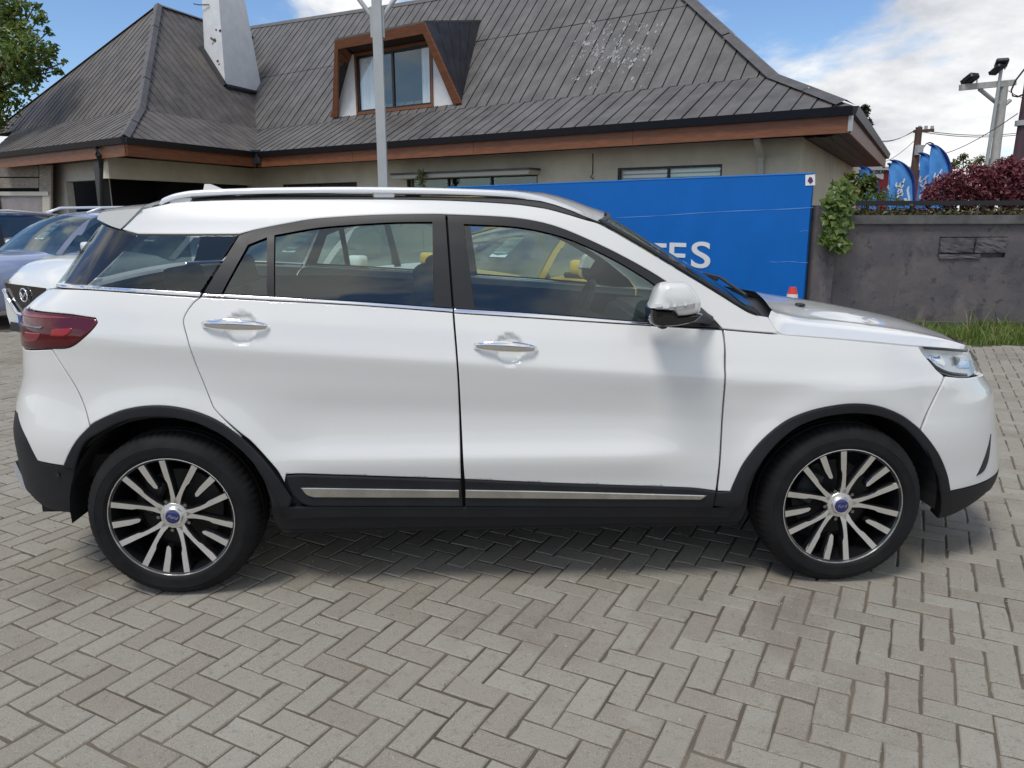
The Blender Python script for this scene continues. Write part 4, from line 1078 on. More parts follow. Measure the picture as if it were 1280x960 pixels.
def rough_block(x0, x1, z0, z1):
    bm = bmesh.new()
    a = WP + WD * ((x0 + x1) / 2 - WP[0]) - WN * .0
    bm_box(bm, (0, 0, 0), (x1 - x0, .11, z1 - z0)); bmesh.ops.subdivide_edges(bm, edges=bm.edges, cuts=6, use_grid_fill=True)
    for v in bm.verts: v.co += Vector((random.gauss(0, .002), random.gauss(0, .004), random.gauss(0, .002)))
    bmesh.ops.rotate(bm, verts=bm.verts, cent=(0, 0, 0), matrix=Matrix.Rotation(math.atan2(WD[1], WD[0]), 3, 'Z'))
    bmesh.ops.translate(bm, verts=bm.verts, vec=Vector(a + UP * (z0 + z1) / 2) + Vector(WN) * .035)
    from_bm('block', bm, M['wall'], wall)
rough_block(xa + .012, xm - .012, zs + .008, zb_ - .014); rough_block(xm + .012, xb - .01, zs + .006, zb_ - .012); rough_block(xa + .01, xa + (xb - xa) * .62, za - .01, zs - .012)
wbox('wall_coping', onwall(1054, 275)[0], 16, 1.36, 1.475, .05, .25, M['coping'], wall, .008)
wbox('wall_plinth', 4.6, 16, 0, .10, .07, 0, M['coping'], wall, .01)
pl0, pl1 = onwall(1018, 300, .06)[0], onwall(1046, 300, .06)[0]
wbox('wall_pillar', pl0, pl1, 0, 1.60, .06, .3, M['wall'], wall, .01)
wbox('planter_rail', onwall(1062, 260)[0], 16, 1.60, 1.665, -.55, .70, M['blackmetal'], wall)
for i in range(12): wbox('rail_post', 4.75 + i * .95, 4.79 + i * .95, 1.46, 1.60, -.57, .61, M['blackmetal'], wall)
soil = wbox('planter_soil', 4.3, 16, 1.2, 1.44, -.24, 1.6, mat('planter_earth', (.06, .045, .03), .95, var=.4, vscale=9), wall)

# ---------------------------------------------------------------- leaf clouds
def leaf_mesh(name, leaves, size, m, parent=None, tri=False, fold=.25, squash=(1, 1, 1), lobed=False):
    """leaves: points with an outward direction; each leaf is a small folded blade of four faces"""
    V = []; F = []
    for p, d in leaves:
        s = size * random.uniform(.6, 1.25)
        d = Vector(d) + Vector((random.gauss(0, .6), random.gauss(0, .6), random.gauss(0, .6)))
        if d.length < 1e-3: d = Vector((0, 0, 1))
        d.normalize()
        t = d.cross(Vector((random.gauss(0, 1), random.gauss(0, 1), random.gauss(0, 1)))).normalized(); w = d.cross(t)
        p = Vector(p); b = len(V)
        if lobed:
            V += [p - t * s * .45, p - t * s * .1 - w * s * .55 + d * s * .12, p + t * s * .05 - w * s * .28, p + t * s * .62 - d * s * .1, p + t * s * .05 + w * s * .28, p - t * s * .1 + w * s * .55 + d * s * .12, p + d * s * .03]
            F += [(b + 6, b, b + 1), (b + 6, b + 1, b + 2), (b + 6, b + 2, b + 3), (b + 6, b + 3, b + 4), (b + 6, b + 4, b + 5), (b + 6, b + 5, b)]
        else:
            V += [p - t * s * .5, p - w * s * .26 + d * s * fold * .5, p + t * s * .55 - d * s * .1, p + w * s * .26 + d * s * fold * .5]
            F += [(b, b + 1, b + 2), (b, b + 2, b + 3)]
    return mk(name, [tuple(v) for v in V], F, m, parent)
def leafmat(name, cols, trans=.35, rough=.45):
    m = bpy.data.materials.new(name); n, l, b = nodes_of(m)
    geo = n.new('ShaderNodeNewGeometry'); r = n.new('ShaderNodeValToRGB'); e = r.color_ramp.elements
    e[0].position = 0; e[0].color = (*cols[0], 1); e[1].position = 1; e[1].color = (*cols[-1], 1)
    for i, c in enumerate(cols[1:-1]): q = e.new((i + 1) / (len(cols) - 1)); q.color = (*c, 1)
    l.new(geo.outputs['Random Per Island'], r.inputs[0]); l.new(r.outputs[0], b.inputs['Base Color']); b.inputs['Roughness'].default_value = rough
    tr = n.new('ShaderNodeBsdfTranslucent'); l.new(r.outputs[0], tr.inputs[0]); mx = n.new('ShaderNodeMixShader'); mx.inputs[0].default_value = trans
    l.new(b.outputs[0], mx.inputs[1]); l.new(tr.outputs[0], mx.inputs[2]); l.new(mx.outputs[0], n['Material Output'].inputs[0])
    return m
def clumps(centres, n, rad, shell=.55):
    out = []
    for c, r in centres:
        k = int(n * (r / rad) ** 2)
        for _ in range(k):
            d = Vector((random.gauss(0, 1), random.gauss(0, 1), random.gauss(0, 1))).normalized()
            rr = r * (shell + (1 - shell) * random.random()) * random.uniform(.8, 1.12)
            out.append((Vector(c) + d * rr, d + Vector((0, 0, .5))))
    return out
M['bark'] = mat('bark', (.07, .055, .042), .9, var=.3, vscale=9, bump=.5, bscale=30)
M['leafg'] = leafmat('tree_leaf', [(.055, .11, .016), (.09, .16, .024), (.135, .21, .036), (.18, .23, .05), (.23, .24, .06)])
M['ivy'] = leafmat('ivy_leaf', [(.06, .12, .02), (.10, .17, .035), (.16, .22, .05), (.20, .25, .07)])
M['shrub'] = leafmat('shrub_leaf', [(.03, .07, .012), (.06, .11, .018), (.12, .15, .022), (.20, .16, .02), (.05, .09, .015)])
M['redleaf'] = leafmat('maroon_leaf', [(.11, .020, .036), (.17, .034, .052), (.25, .06, .075), (.33, .12, .12), (.14, .026, .04)])
M['yellowleaf'] = leafmat('variegated_leaf', [(.14, .16, .03), (.28, .28, .06), (.34, .30, .12), (.10, .14, .03)])
M['needle'] = leafmat('needle_leaf', [(.010, .022, .012), (.018, .034, .018), (.026, .045, .022)], .1)
M['grassm'] = leafmat('grass_blade', [(.08, .14, .02), (.12, .20, .03), (.17, .25, .045), (.23, .27, .08), (.30, .28, .12)])

# grass strip at the wall's foot
g_lo = []
def strip_pt():
    x = random.uniform(4.7, 12); y0 = WP[1] - .055 * (x - WP[0]) - .02
    return x, y0 - 1.32 * random.random() ** 1.0
gV = []; gF = []
for _ in range(15000):
    x, y = strip_pt()
    if x > 9.5 and random.random() < .5: continue
    h = random.uniform(.04, .13) * (.55 + .9 * (.5 + .5 * math.sin(x * 5.1 + 2 * math.sin(y * 7))) * random.random() + .3) * (1.8 if random.random() < .06 else 1) * (.5 + .5 * min(1, (y - 5.62) / .3 + .3)); a = random.uniform(0, 6.28); w = .006
    lx, ly = math.cos(a), math.sin(a); bx, by = random.gauss(0, .5) * h, random.gauss(0, .5) * h
    b = len(gV)
    gV += [(x - lx * w, y - ly * w, -.01), (x + lx * w, y + ly * w, -.01), (x + bx * .4 + lx * w * .7, y + by * .4 + ly * w * .7, h * .6), (x + bx * .4 - lx * w * .7, y + by * .4 - ly * w * .7, h * .6), (x + bx, y + by, h)]
    gF += [(b, b + 1, b + 2, b + 3), (b + 3, b + 2, b + 4)]
tag(mk('grass', gV, gF, M['grassm']), kind='stuff')
mk('verge', [(4.6, 5.60, -.006), (16, 5.50, -.006), (16, 6.6, -.006), (4.6, 7.1, -.006)], [(0, 1, 2, 3)], mat('earth_verge', (.065, .075, .03), .95, var=.4, vscale=9, bump=.4, bscale=60))['kind'] = 'structure'

# climbing plant over the pillar
def px_cloud(spots, plane_out, n, rad_px, depthspread):
    c = []
    for x, y, r in spots:
        p = onwall(x, y, plane_out); q = onwall(x + r, y, plane_out); c.append((p, np.linalg.norm(q - p)))
    return c
def flat_cloud(cs, n, depth):
    out = []
    for c, r in cs:
        for _ in range(int(n * (r / .15) ** 2)):
            d = Vector((random.gauss(0, 1), random.gauss(0, 1), random.gauss(0, 1))).normalized() * r * random.random() ** .5
            d.y *= depth
            out.append((Vector(c) + d, (random.gauss(0, .3), -1.0, .45)))
    return out
ivy = tag(empty('climbing_plant', tuple(onwall(1045, 300, .15))), 'bright green leafy climber hanging over the wall pillar beside the blue board', 'climbing plant')
cs = px_cloud([(1048, 238, 14), (1042, 250, 16), (1050, 262, 17), (1040, 270, 13), (1048, 284, 16), (1040, 298, 14), (1050, 304, 13), (1046, 275, 15), (1058, 250, 12), (1034, 300, 9)], .20, 60, 10, .1)
leaf_mesh('foliage', flat_cloud(cs, 62, .6), .115, M['ivy'], ivy, lobed=True)
for k in range(5):
    a = onwall(1042 + k * 4, 236, .10); b = onwall(1036 + k * 6, 306 - (k % 3) * 12, .16)
    tube_obj('stem', [tuple(a), tuple((a + b) / 2 + np.array([.03, -.02, 0])), tuple(b)], .006, M['bark'], ivy, n=5)
def bush(name, label, cat, spots, out, mname, size, n, group=None, depth=1.0, lobed=False):
    cs = px_cloud(spots, out, n, 10, .1)
    root = tag(empty(name, tuple(np.array(cs[0][0]) - UP * .2)), label, cat, group)
    leaf_mesh('foliage', clumps(cs, n, .2, .35), size, M[mname], root, lobed=lobed)
    c0 = np.mean([c for c, r in cs], 0)
    for c, r in cs[::2]:
        tube_obj('stem', [(c[0] * .4 + c0[0] * .6, c[1], 1.40), tuple(np.array(c))], [.016, .006], M['bark'], root, n=5)
    return root
bush('shrub', 'green and orange leaved shrub under the roof corner, behind the climber', 'shrub', [(1062, 222, 10), (1072, 232, 14), (1084, 225, 10), (1068, 245, 13), (1086, 240, 12), (1090, 228, 8), (1060, 235, 8)], -1.5, 'shrub', .11, 110)
bush('garden_plant', 'low variegated yellow green plant on top of the wall pillar', 'plant', [(1046, 236, 9), (1056, 232, 9), (1066, 238, 9), (1052, 244, 9)], -.25, 'yellowleaf', .10, 90)
bush('garden_plant', 'low feathery green plants along the wall top in front of the blue flags', 'plant', [(1080, 250, 10), (1092, 247, 11), (1103, 248, 11), (1115, 250, 9), (1125, 252, 7), (1088, 256, 8)], -.8, 'ivy', .06, 130)
bush('maroon_bush', 'wide maroon leaved bush on the garden wall beside the flags', 'bush', [(1165, 240, 13), (1178, 230, 14), (1195, 224, 15), (1212, 232, 17), (1222, 216, 14), (1238, 222, 18), (1252, 210, 14), (1268, 218, 19), (1284, 212, 18), (1200, 243, 14), (1228, 242, 15), (1255, 240, 16), (1278, 240, 16), (1172, 248, 9), (1262, 202, 9), (1160, 250, 10), (1185, 252, 12), (1210, 253, 12), (1235, 253, 12), (1260, 254, 12), (1285, 254, 14), (1190, 236, 12), (1245, 232, 14), (1300, 225, 22)], -.95, 'redleaf', .06, 620)

low = tag(empty('ground_cover', (7.5, 7.5, 1.44)), 'low brownish green plants between the coping and the dark rail on the garden wall', 'plants', None, 'stuff')
lv = []
for _ in range(7000):
    x = random.uniform(4.45, 11.5); y = WP[1] - .055 * (x - WP[0]) + random.uniform(.28, 1.1); lv.append(((x, y, 1.44 + abs(random.gauss(0, .055))), (0, -.2, 1)))
gc = leaf_mesh('foliage', lv, .075, leafmat('litter_leaf', [(.05, .07, .015), (.10, .07, .03), (.09, .03, .03), (.13, .14, .04), (.06, .09, .02)]), low)
# ---------------------------------------------------------------- the blue board
BA = un_plane(1021, 217, WP - WN * .02, WN); BA = np.array([BA[0] - .06, BA[1] - .03, 0])
bdir = hdir(-267); bnrm = np.array([-bdir[1], bdir[0], 0]);  bnrm = bnrm if bnrm[1] > 0 else -bnrm
zt_ = un_plane(1021, 217, BA, bnrm)[2]
BB = un_plane(560, 233, BA, bnrm); BB[2] = 0
M['blue'] = mat('blue_board', (.001, .125, .47), .5, spec=.3, var=.06, vscale=1.3)
board = tag(empty('blue_board', tuple(BA)), 'long blue sign board with white capital letters, in front of the house', 'sign board')
bl = [BA + UP * .12, BB + UP * .12, BB + UP * zt_, BA + UP * zt_]
prism_obj('panel', bl, bnrm * .04, M['blue'], board)
for k in range(5):
    p = BA + (BB - BA) * (.02 + .24 * k) + bnrm * .075
    box_obj('post', (p[0], p[1], zt_ * .49), (.06, .06, zt_ * .97), M['galv'], board)
prism_obj('top_edge', [BA + UP * (zt_ + .001) - bnrm * .006, BB + UP * (zt_ + .001) - bnrm * .006, BB + UP * (zt_ + .018) - bnrm * .006, BA + UP * (zt_ + .018) - bnrm * .006], bnrm * .052, mat('board_edge', (.03, .22, .62), .4), board)
def onboard(px, py, out=.004): return un_plane(px, py, BA - bnrm * out, bnrm)
M['letter'] = mat('white_letter', (.72, .74, .74), .5)
def stroke_obj(name, pts3, width, nrm, m, parent, thick=.006):
    """a flat brush stroke of even width along a polyline lying on a plane"""
    pts3 = [np.asarray(p) for p in pts3]; V = []; F = []; N = len(pts3)
    wd = width if hasattr(width, '__len__') else [width] * N
    for i, p in enumerate(pts3):
        t = pts3[min(i + 1, N - 1)] - pts3[max(i - 1, 0)]; t /= np.linalg.norm(t); s = np.cross(t, nrm)
        for sg in (-1, 1): V.append(p + s * sg * wd[i] / 2 - nrm * thick)
        for sg in (-1, 1): V.append(p + s * sg * wd[i] / 2)
    for i in range(N - 1):
        a, b = 4 * i, 4 * i + 4
        F += [(a, a + 1, b + 1, b), (a, b, b + 2, a + 2), (a + 1, a + 3, b + 3, b + 1)]
    F += [(0, 2, 3, 1), (4 * N - 4, 4 * N - 3, 4 * N - 1, 4 * N - 2)]
    return mk(name, V, F, m, parent)
def letters_on(px_l, py_top, py_bot, text, px_r):
    """capital letters cut from sheet, standing on the board between two traced points of its face"""
    cu = bpy.data.curves.new('letter', 'FONT'); cu.body = text; cu.size = 1; cu.offset = .012; cu.extrude = 0
    t = bpy.data.objects.new('letter', cu); COL.objects.link(t); me = bpy.data.meshes.new_from_object(t); bpy.data.objects.remove(t)
    co = np.array([v.co for v in me.vertices]); lo, hi = co.min(0), co.max(0)
    a = onboard(px_l, py_bot); b = onboard(px_r, py_bot); top_ = onboard((px_l + px_r) / 2, py_top)[2]; b[2] = a[2]
    X = (co[:, 0] - lo[0]) / (hi[0] - lo[0]); Z = (co[:, 1] - lo[1]) / (hi[1] - lo[1])
    P = a + (b - a) * X[:, None] + UP * ((top_ - a[2]) * Z)[:, None]
    bm = bmesh.new(); vv = [bm.verts.new(p) for p in P]
    for f in me.polygons:
        try: bm.faces.new([vv[i] for i in f.vertices])
        except ValueError: pass
    ex = bmesh.ops.extrude_face_region(bm, geom=list(bm.faces)); bmesh.ops.translate(bm, verts=[g for g in ex['geom'] if isinstance(g, bmesh.types.BMVert)], vec=Vector(-bnrm * .004))
    bpy.data.meshes.remove(me)
    return from_bm('letter', bm, M['letter'], board)
letters_on(812, 304, 335.5, 'T', 832); letters_on(836, 303.5, 334.5, 'E', 857); letters_on(863.5, 302, 334.5, 'S', 887.5)
st = [onboard(1007, 218.8), onboard(1019, 218), onboard(1019, 231.5), onboard(1007, 232)]
prism_obj('sticker', st, -bnrm * .004, M['white'], board)
sm = [onboard(1009.5, 226, .01), onboard(1012, 221, .01), onboard(1015, 222, .01), onboard(1016.5, 226.5, .01), onboard(1013, 230, .01)]
prism_obj('sticker_mark', sm, -bnrm * .002, mat('sticker_mark', (.10, .03, .10), .5), board)
for (x0, y0), (x1, y1), w in (((770, 272), (1017, 259), .010), ((962, 327), (1010, 328), .007), ((1000, 289), (1011, 288), .006)):
    stroke_obj('scratch', [onboard(x0 + (x1 - x0) * t, y0 + (y1 - y0) * t + .5 * math.sin(9 * t), .0015) for t in np.linspace(0, 1, 14)], [w * abs(math.sin(3 * t + .3)) + .003 for t in np.linspace(0, 4, 14)], bnrm, mat('pale_scratch', (.10, .26, .60), .5), board, .0015)

# ---------------------------------------------------------------- traffic cone behind the bonnet
cone_p = un(988, 400, 1, 5.0); top3 = un(988, 359, 1, 5.0)[2]
cone = tag(empty('traffic_cone', (cone_p[0], 5.0, 0)), 'small traffic cone with a red top and white band behind the bonnet', 'traffic cone')
def frust(name, z0, z1, r0, r1, m):
    bm = bmesh.new(); n = 20
    a = [bm.verts.new((cone_p[0] + r0 * math.cos(2 * math.pi * k / n), 5.0 + r0 * math.sin(2 * math.pi * k / n), z0)) for k in range(n)]
    b = [bm.verts.new((cone_p[0] + r1 * math.cos(2 * math.pi * k / n), 5.0 + r1 * math.sin(2 * math.pi * k / n), z1)) for k in range(n)]
    for k in range(n): bm.faces.new((a[k], a[(k + 1) % n], b[(k + 1) % n], b[k]))
    bm.faces.new(b); bm.faces.new(a[::-1]); return from_bm(name, bm, m, cone, smooth=True, angle=40)
mo = mat('cone_red', (.62, .045, .03), .45); mw = mat('cone_white_band', (.72, .70, .68), .4)
frust('cone_body', .03, top3 - .19, .125, .066, mo); frust('white_band', top3 - .19, top3 - .070, .067, .054, mw); frust('cone_tip', top3 - .070, top3, .052, .034, mo)
box_obj('cone_base', (cone_p[0], 5.0, .015), (.36, .36, .03), mo, cone, bevel=.01)

# ================================================================== the house
ZE = 3.3
E_R = un(1066, 134, 2, ZE); E_L = un(320, 191, 2, ZE); E_W = un(155, 172.5, 2, ZE); E_B = un(1109, 193.5, 2, ZE)
nrmz = lambda v: v / np.linalg.norm(v)
aD = E_L - E_R; aD[2] = 0; LA = np.linalg.norm(aD); aD /= LA          # along the front, to the far left
bD = nrmz(np.array([*(E_B - E_R)[:2], 0])); LB = np.linalg.norm(E_B - E_R)
nA = np.array([-aD[1], aD[0], 0]); nA = nA if nA @ np.array([.5, 1, 0]) > 0 else -nA    # inward from the front
nB = np.array([-bD[1], bD[0], 0]); nB = nB if nB @ aD > 0 else -nB
b2 = E_L - E_W; b2[2] = 0; LW = np.linalg.norm(b2); b2 /= LW            # the wing's return
nW = np.array([-b2[1], b2[0], 0]); nW = nW if nW @ aD > 0 else -nW    # into the wing from its right side
E_WL = un(-60, 199.5, 2, ZE); a2 = E_WL - E_W; a2[2] = 0; a2 /= np.linalg.norm(a2); nL = np.array([-a2[1], a2[0], 0]); nL = nL if nL @ np.array([.5, 1, 0]) > 0 else -nL
house = tag(empty('house', tuple(np.array([*((E_R + E_L) / 2 + nA * 3)[:2], 0]))), 'cream house with a steep dark metal roof and brown timber fascia', 'house')
TK = 1.7
M['deck'] = mat('roof_underlay', (.022, .021, .021), .9)
def isect(p, d, q, e):
    M2 = np.array([[d[0], -e[0]], [d[1], -e[1]]]); t = np.linalg.solve(M2, (q - p)[:2]); return p + d * t[0]
# right hip corner of the break line and the wing's
KR2 = isect(E_R + nA * TK, aD, E_R + nB * TK, bD)
zK = un_plane(640, 130, E_R + nA * TK, nA)[2]
KW2 = isect(E_W + nL * TK, a2, E_W + nW * TK, b2)
def z_at(p, py):
    zs = np.linspace(1, 14, 2601); P = np.stack([np.full_like(zs, p[0]), np.full_like(zs, p[1]), zs], 1)
    return zs[np.argmin(np.abs(proj(P)[:, 1] - py))]
zKW = z_at(KW2, 138)
KR = np.array([*KR2[:2], zK]); KW = np.array([*KW2[:2], zKW])
# the wing's apex lies on the bisector from its corner
bis = nrmz(nL + nW); best = None
for L in np.linspace(.5, 9, 300):
    p = KW2 + bis * L; z = z_at(p, 7); e = abs(proj(np.array([p[0], p[1], z]))[0] - 198)
    if best is None or e < best[0]: best = (e, p, z, L)
APX = np.array([best[1][0], best[1][1], best[2]])
print('HOUSE', 'LA', LA, 'LB', LB, 'LW', LW, 'zK', zK, 'zKW', zKW, 'KRpx', proj(KR), 'KWpx', proj(KW), 'apex', APX, best[0], best[3], 'aD', aD, 'bD', bD, 'E_R', E_R, 'E_L', E_L, 'E_W', E_W)
def clip_slab(poly, ax, lo, hi):
    def half(P, s, c):
        out = []
        for i in range(len(P)):
            a, b = P[i], P[(i + 1) % len(P)]; fa, fb = s * (a[ax] - c), s * (b[ax] - c)
            if fa >= 0: out.append(a)
            if (fa >= 0) != (fb >= 0): out.append(a + (b - a) * fa / (fa - fb))
        return out
    q = half(list(poly), 1, lo)
    return half(q, -1, hi) if len(q) > 2 else q
def sheet_roof(pts3, along, m, pitch=.34, joint=None, name='roof_sheet', parent=None, lap=.012, off0=0.0):
    """a roof plane laid with lapped metal sheets: every strip is a piece of its own"""
    parent = parent or house
    P = np.asarray(pts3, float); o = P[0]; u = along
    n = np.zeros(3)
    for i in range(1, len(P) - 1): n += np.cross(P[i] - o, P[i + 1] - o)
    n = nrmz(n); n = n if n[2] > 0 else -n
    u = nrmz(u - n * (u @ n)); v = np.cross(n, u)
    Q = np.stack([(P - o) @ u, (P - o) @ v], 1)
    lo, hi = Q[:, 0].min(), Q[:, 0].max(); k0 = math.floor((lo - off0) / pitch)
    x = off0 + k0 * pitch
    while x < hi:
        s = clip_slab(Q, 0, x + .014, x + pitch - .014)
        parts = [s]
        if joint is not None and len(s) > 2:
            parts = [clip_slab(s, 1, -99, joint - .02), clip_slab(s, 1, joint + .02, 99)]
        for j, s in enumerate(parts):
            if len(s) < 3: continue
            V = []; hts = []; wob = random.gauss(0, .003)
            for p in s:
                h = lap * (1 - (p[0] - x) / pitch) + .010 + abs(wob) + (.006 if j else 0); hts.append(h)
                V.append(o + u * p[0] + v * p[1] + n * h)
            k = len(s); V += [o + u * p[0] + v * p[1] - n * .002 for p in s]
            F = [tuple(range(k))] + [(i, k + i, k + (i + 1) % k, (i + 1) % k) for i in range(k)]
            nn = np.cross(V[1] - V[0], V[2] - V[0])
            if nn @ n < 0: F = [f[::-1] for f in F]
            mk(name, V, F, m, parent)
        x += pitch
    mk('roof_deck', [p - n * .004 for p in P], [tuple(range(len(P)))], M['deck'], parent)
    return o, u, v, n
# main roof, lower flare: from beyond the inner corner to the right hip
upK = UP * (zK - ZE)
lowL = E_L + aD * 2.0
sheet_roof([E_R, lowL, lowL + nA * TK + upK, KR], aD, M['roofm'], .36)
# upper slope
def onplane3(px, py, p, n): return un_plane(px, py, p, n)
pitch_t = 1.12                                                        # rise over run of the steep part
nU = nrmz(np.array([*(-nA[:2] * pitch_t), 1.0]))
up_pts = [KR + np.array([0, 0, 0]), KR + aD * (LA + .5)]
tl = onplane3(320, 33, KR, nU); tm = onplane3(530, 0.5, KR, nU); tr = onplane3(864, 0, KR, nU); tt = onplane3(806, -62, KR, nU)
tm2 = onplane3(640, -20, KR, nU)
sheet_roof([KR, KR + aD * (LA + 1.5), onplane3(250, 44, KR, nU), tl, tm, tm2, tt, tr], aD, M['roofm'], .36, joint=None if False else float(nrmz(np.cross(nU, nrmz(aD - nU * (aD @ nU)))) @ (onplane3(760, 25, KR, nU) - KR)))
mk('roof_ridge', *(lambda C: (C[0], C[1]))((lambda pts: ([q for p in pts for q in (p - nA * .14 - UP * .10, p + UP * .05, p + nA * .16 - UP * .12)], [(3 * i + j, 3 * i + j + 1, 3 * i + j + 4, 3 * i + j + 3) for i in range(len(pts) - 1) for j in (0, 1)]))([onplane3(250, 44, KR, nU), tl, tm, tm2, tt])), M['ridge'], house)
# back of the main roof so that it is solid from the side
back = [p + nA * 3.2 + UP * (ZE - p[2]) for p in (tt, tl)]
mk('roof_back', [tt, tm2, tm, tl, back[1], back[0]], [(0, 1, 2, 3, 4, 5)], M['roofm'], house)
# right-hand hip slope (seen edge-on) and its capping
HB = E_R + bD * LB
sheet_roof([E_R, KR, KR + bD * (LB - TK), HB], bD, M['roofm'], .36)
hb2 = KR + bD * (LB + 1.5)
mk('roof_hip_slope', [KR, tr, tt, hb2], [(0, 1, 2, 3)], M['roofm'], house)
def capping(name, pts, w, m, parent=house, lift=.06):
    V = []; F = []; pts = [np.asarray(p, float) for p in pts]
    for i, p in enumerate(pts):
        t = nrmz(pts[min(i + 1, len(pts) - 1)] - pts[max(i - 1, 0)]); s = nrmz(np.cross(t, UP)); u2 = np.cross(s, t)
        V += [p - s * w + UP * (lift - .085), p + u2 * lift, p + s * w + UP * (lift - .085)]
    for i in range(len(pts) - 1):
        for j in (0, 1): F.append((3 * i + j, 3 * i + j + 1, 3 * i + j + 4, 3 * i + j + 3))
    return mk(name, V, F, m, parent)
hip = [E_R + (KR - E_R) * .08 + UP * .02, E_R + (KR - E_R) * .5 + UP * .02, KR + UP * .01, tr, tt]
for a, b in zip(hip, hip[1:]):
    n = max(1, int(np.linalg.norm(b - a) / 1.7))
    for i in range(n): capping('hip_cap', [a + (b - a) * i / n, a + (b - a) * (i + .985) / n], .20, M['ridge'], lift=.060 + .012 * (i % 2))
# wing roof
wl_end = E_W + a2 * 9
kl_end = KW + a2 * 9
sheet_roof([E_W, wl_end, kl_end, KW], a2, M['roofw'], .36)
nLs = np.cross(a2, APX - KW); nLs = nrmz(nLs if nLs[2] > 0 else -nLs)
KWL = min((KW + a2 * t for t in np.linspace(.5, 14, 400)), key=lambda p: abs(proj(p)[0] + 14))
sheet_roof([KW, APX, KWL], a2, M['roofw'], .36)
sheet_roof([E_W, KW, KW + b2 * (LW + 1.2), E_W + b2 * (LW + .6)], b2, M['roofw'], .36)
nRs = np.cross(b2, APX - KW); nRs = nrmz(nRs if nRs[2] > 0 else -nRs)
APR = APX + b2 * (LW + 2.5)
sheet_roof([KW, APX, APR, KW + b2 * (LW + 3.0)], b2, M['roofw'], .36)
for a, b in ((E_W, KW), (KW, APX)):
    n = max(1, int(np.linalg.norm(b - a) / 1.5))
    for i in range(n): capping('hip_cap', [a + (b - a) * i / n + UP * .02, a + (b - a) * (i + .985) / n + UP * .02], .13, M['ridge'], lift=.075 + .012 * (i % 2))
capping('ridge_cap', [APX, APR], .13, M['ridge'])
capping('hip_cap', [APX, KWL], .13, M['ridge'])
mk('roof_back', [APX, KWL, kl_end + nL * 8, APR + nL * .01], [(0, 1, 2, 3)], M['roofw'], house)

# eaves: gutters, fascia boards, soffits
def eave(p, q, inward, name_m=M['wood']):
    L = np.linalg.norm(q - p); t = nrmz(q - p)
    prism_obj('gutter', [p - inward * .10 + UP * .02, p + inward * .06 + UP * .02, p + inward * .06 - UP * .13, p - inward * .06 - UP * .13], q - p, M['gutter'], house)
    n = max(1, int(round(L / 4.2)))
    for i in range(n):
        a = p + t * (L * i / n + .004); b = p + t * (L * (i + 1) / n - .004)
        prism_obj('fascia_board', [a + inward * .02 - UP * .13, a + inward * .065 - UP * .13, a + inward * .065 - UP * .42, a + inward * .02 - UP * .42], b - a, M['wood'], house)
WI = 1.0
box_obj('gutter_joint', tuple(E_L - UP * .12), (.30, .30, .40), M['gutter'], house)
eave(E_R, E_L, nA); eave(E_R, HB, nB); eave(E_W, E_W + a2 * 9, nL); eave(E_W, E_L, nW)
def soffit(p, q, inward, depth, n):
    for i in range(n):
        ts = nrmz(q - p) * (.08 + .45 * (depth * (i + 1) / n))
        a = p + ts + inward * (.07 + depth * i / n) - UP * .36; b = q + inward * (.07 + depth * i / n) - UP * .36; w = inward * (depth / n - .012)
        prism_obj('soffit_board', [a, b, b + w, a + w], UP * .02, M['soffit'], house)
        a = a + UP * .03
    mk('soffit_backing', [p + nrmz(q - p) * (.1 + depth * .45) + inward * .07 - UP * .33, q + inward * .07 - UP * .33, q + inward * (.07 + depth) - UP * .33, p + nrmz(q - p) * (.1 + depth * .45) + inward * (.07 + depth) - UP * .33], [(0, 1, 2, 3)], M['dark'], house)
soffit(E_R, E_L, nA, 1.25, 6); soffit(E_R, HB, nB, 2.0, 9); soffit(E_W, E_W + a2 * 9, nL, 1.2, 5); soffit(E_W, E_L, nW, 1.6, 6)
# metal corner plate on the fascia
prism_obj('corner_plate', [E_R - nA * .01 - UP * .14 + nB * .0, E_R - nA * .01 - UP * .14 - bD * .0 + aD * .05, E_R - nA * .01 - UP * .40 + aD * .05, E_R - nA * .01 - UP * .40], -nB * .03, M['galv'], house)

lin_z = UP * .27
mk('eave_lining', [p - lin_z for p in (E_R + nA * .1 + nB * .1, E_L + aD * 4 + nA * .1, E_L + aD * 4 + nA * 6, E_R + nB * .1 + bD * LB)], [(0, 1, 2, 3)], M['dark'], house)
mk('eave_lining', [p - lin_z - UP * .004 for p in (E_W + nL * .1 + nW * .1, E_W + nL * .1 + a2 * 9, E_W + a2 * 9 + b2 * (LW + 3), E_W + nW * .1 + b2 * (LW + 3))], [(0, 1, 2, 3)], M['dark'], house)
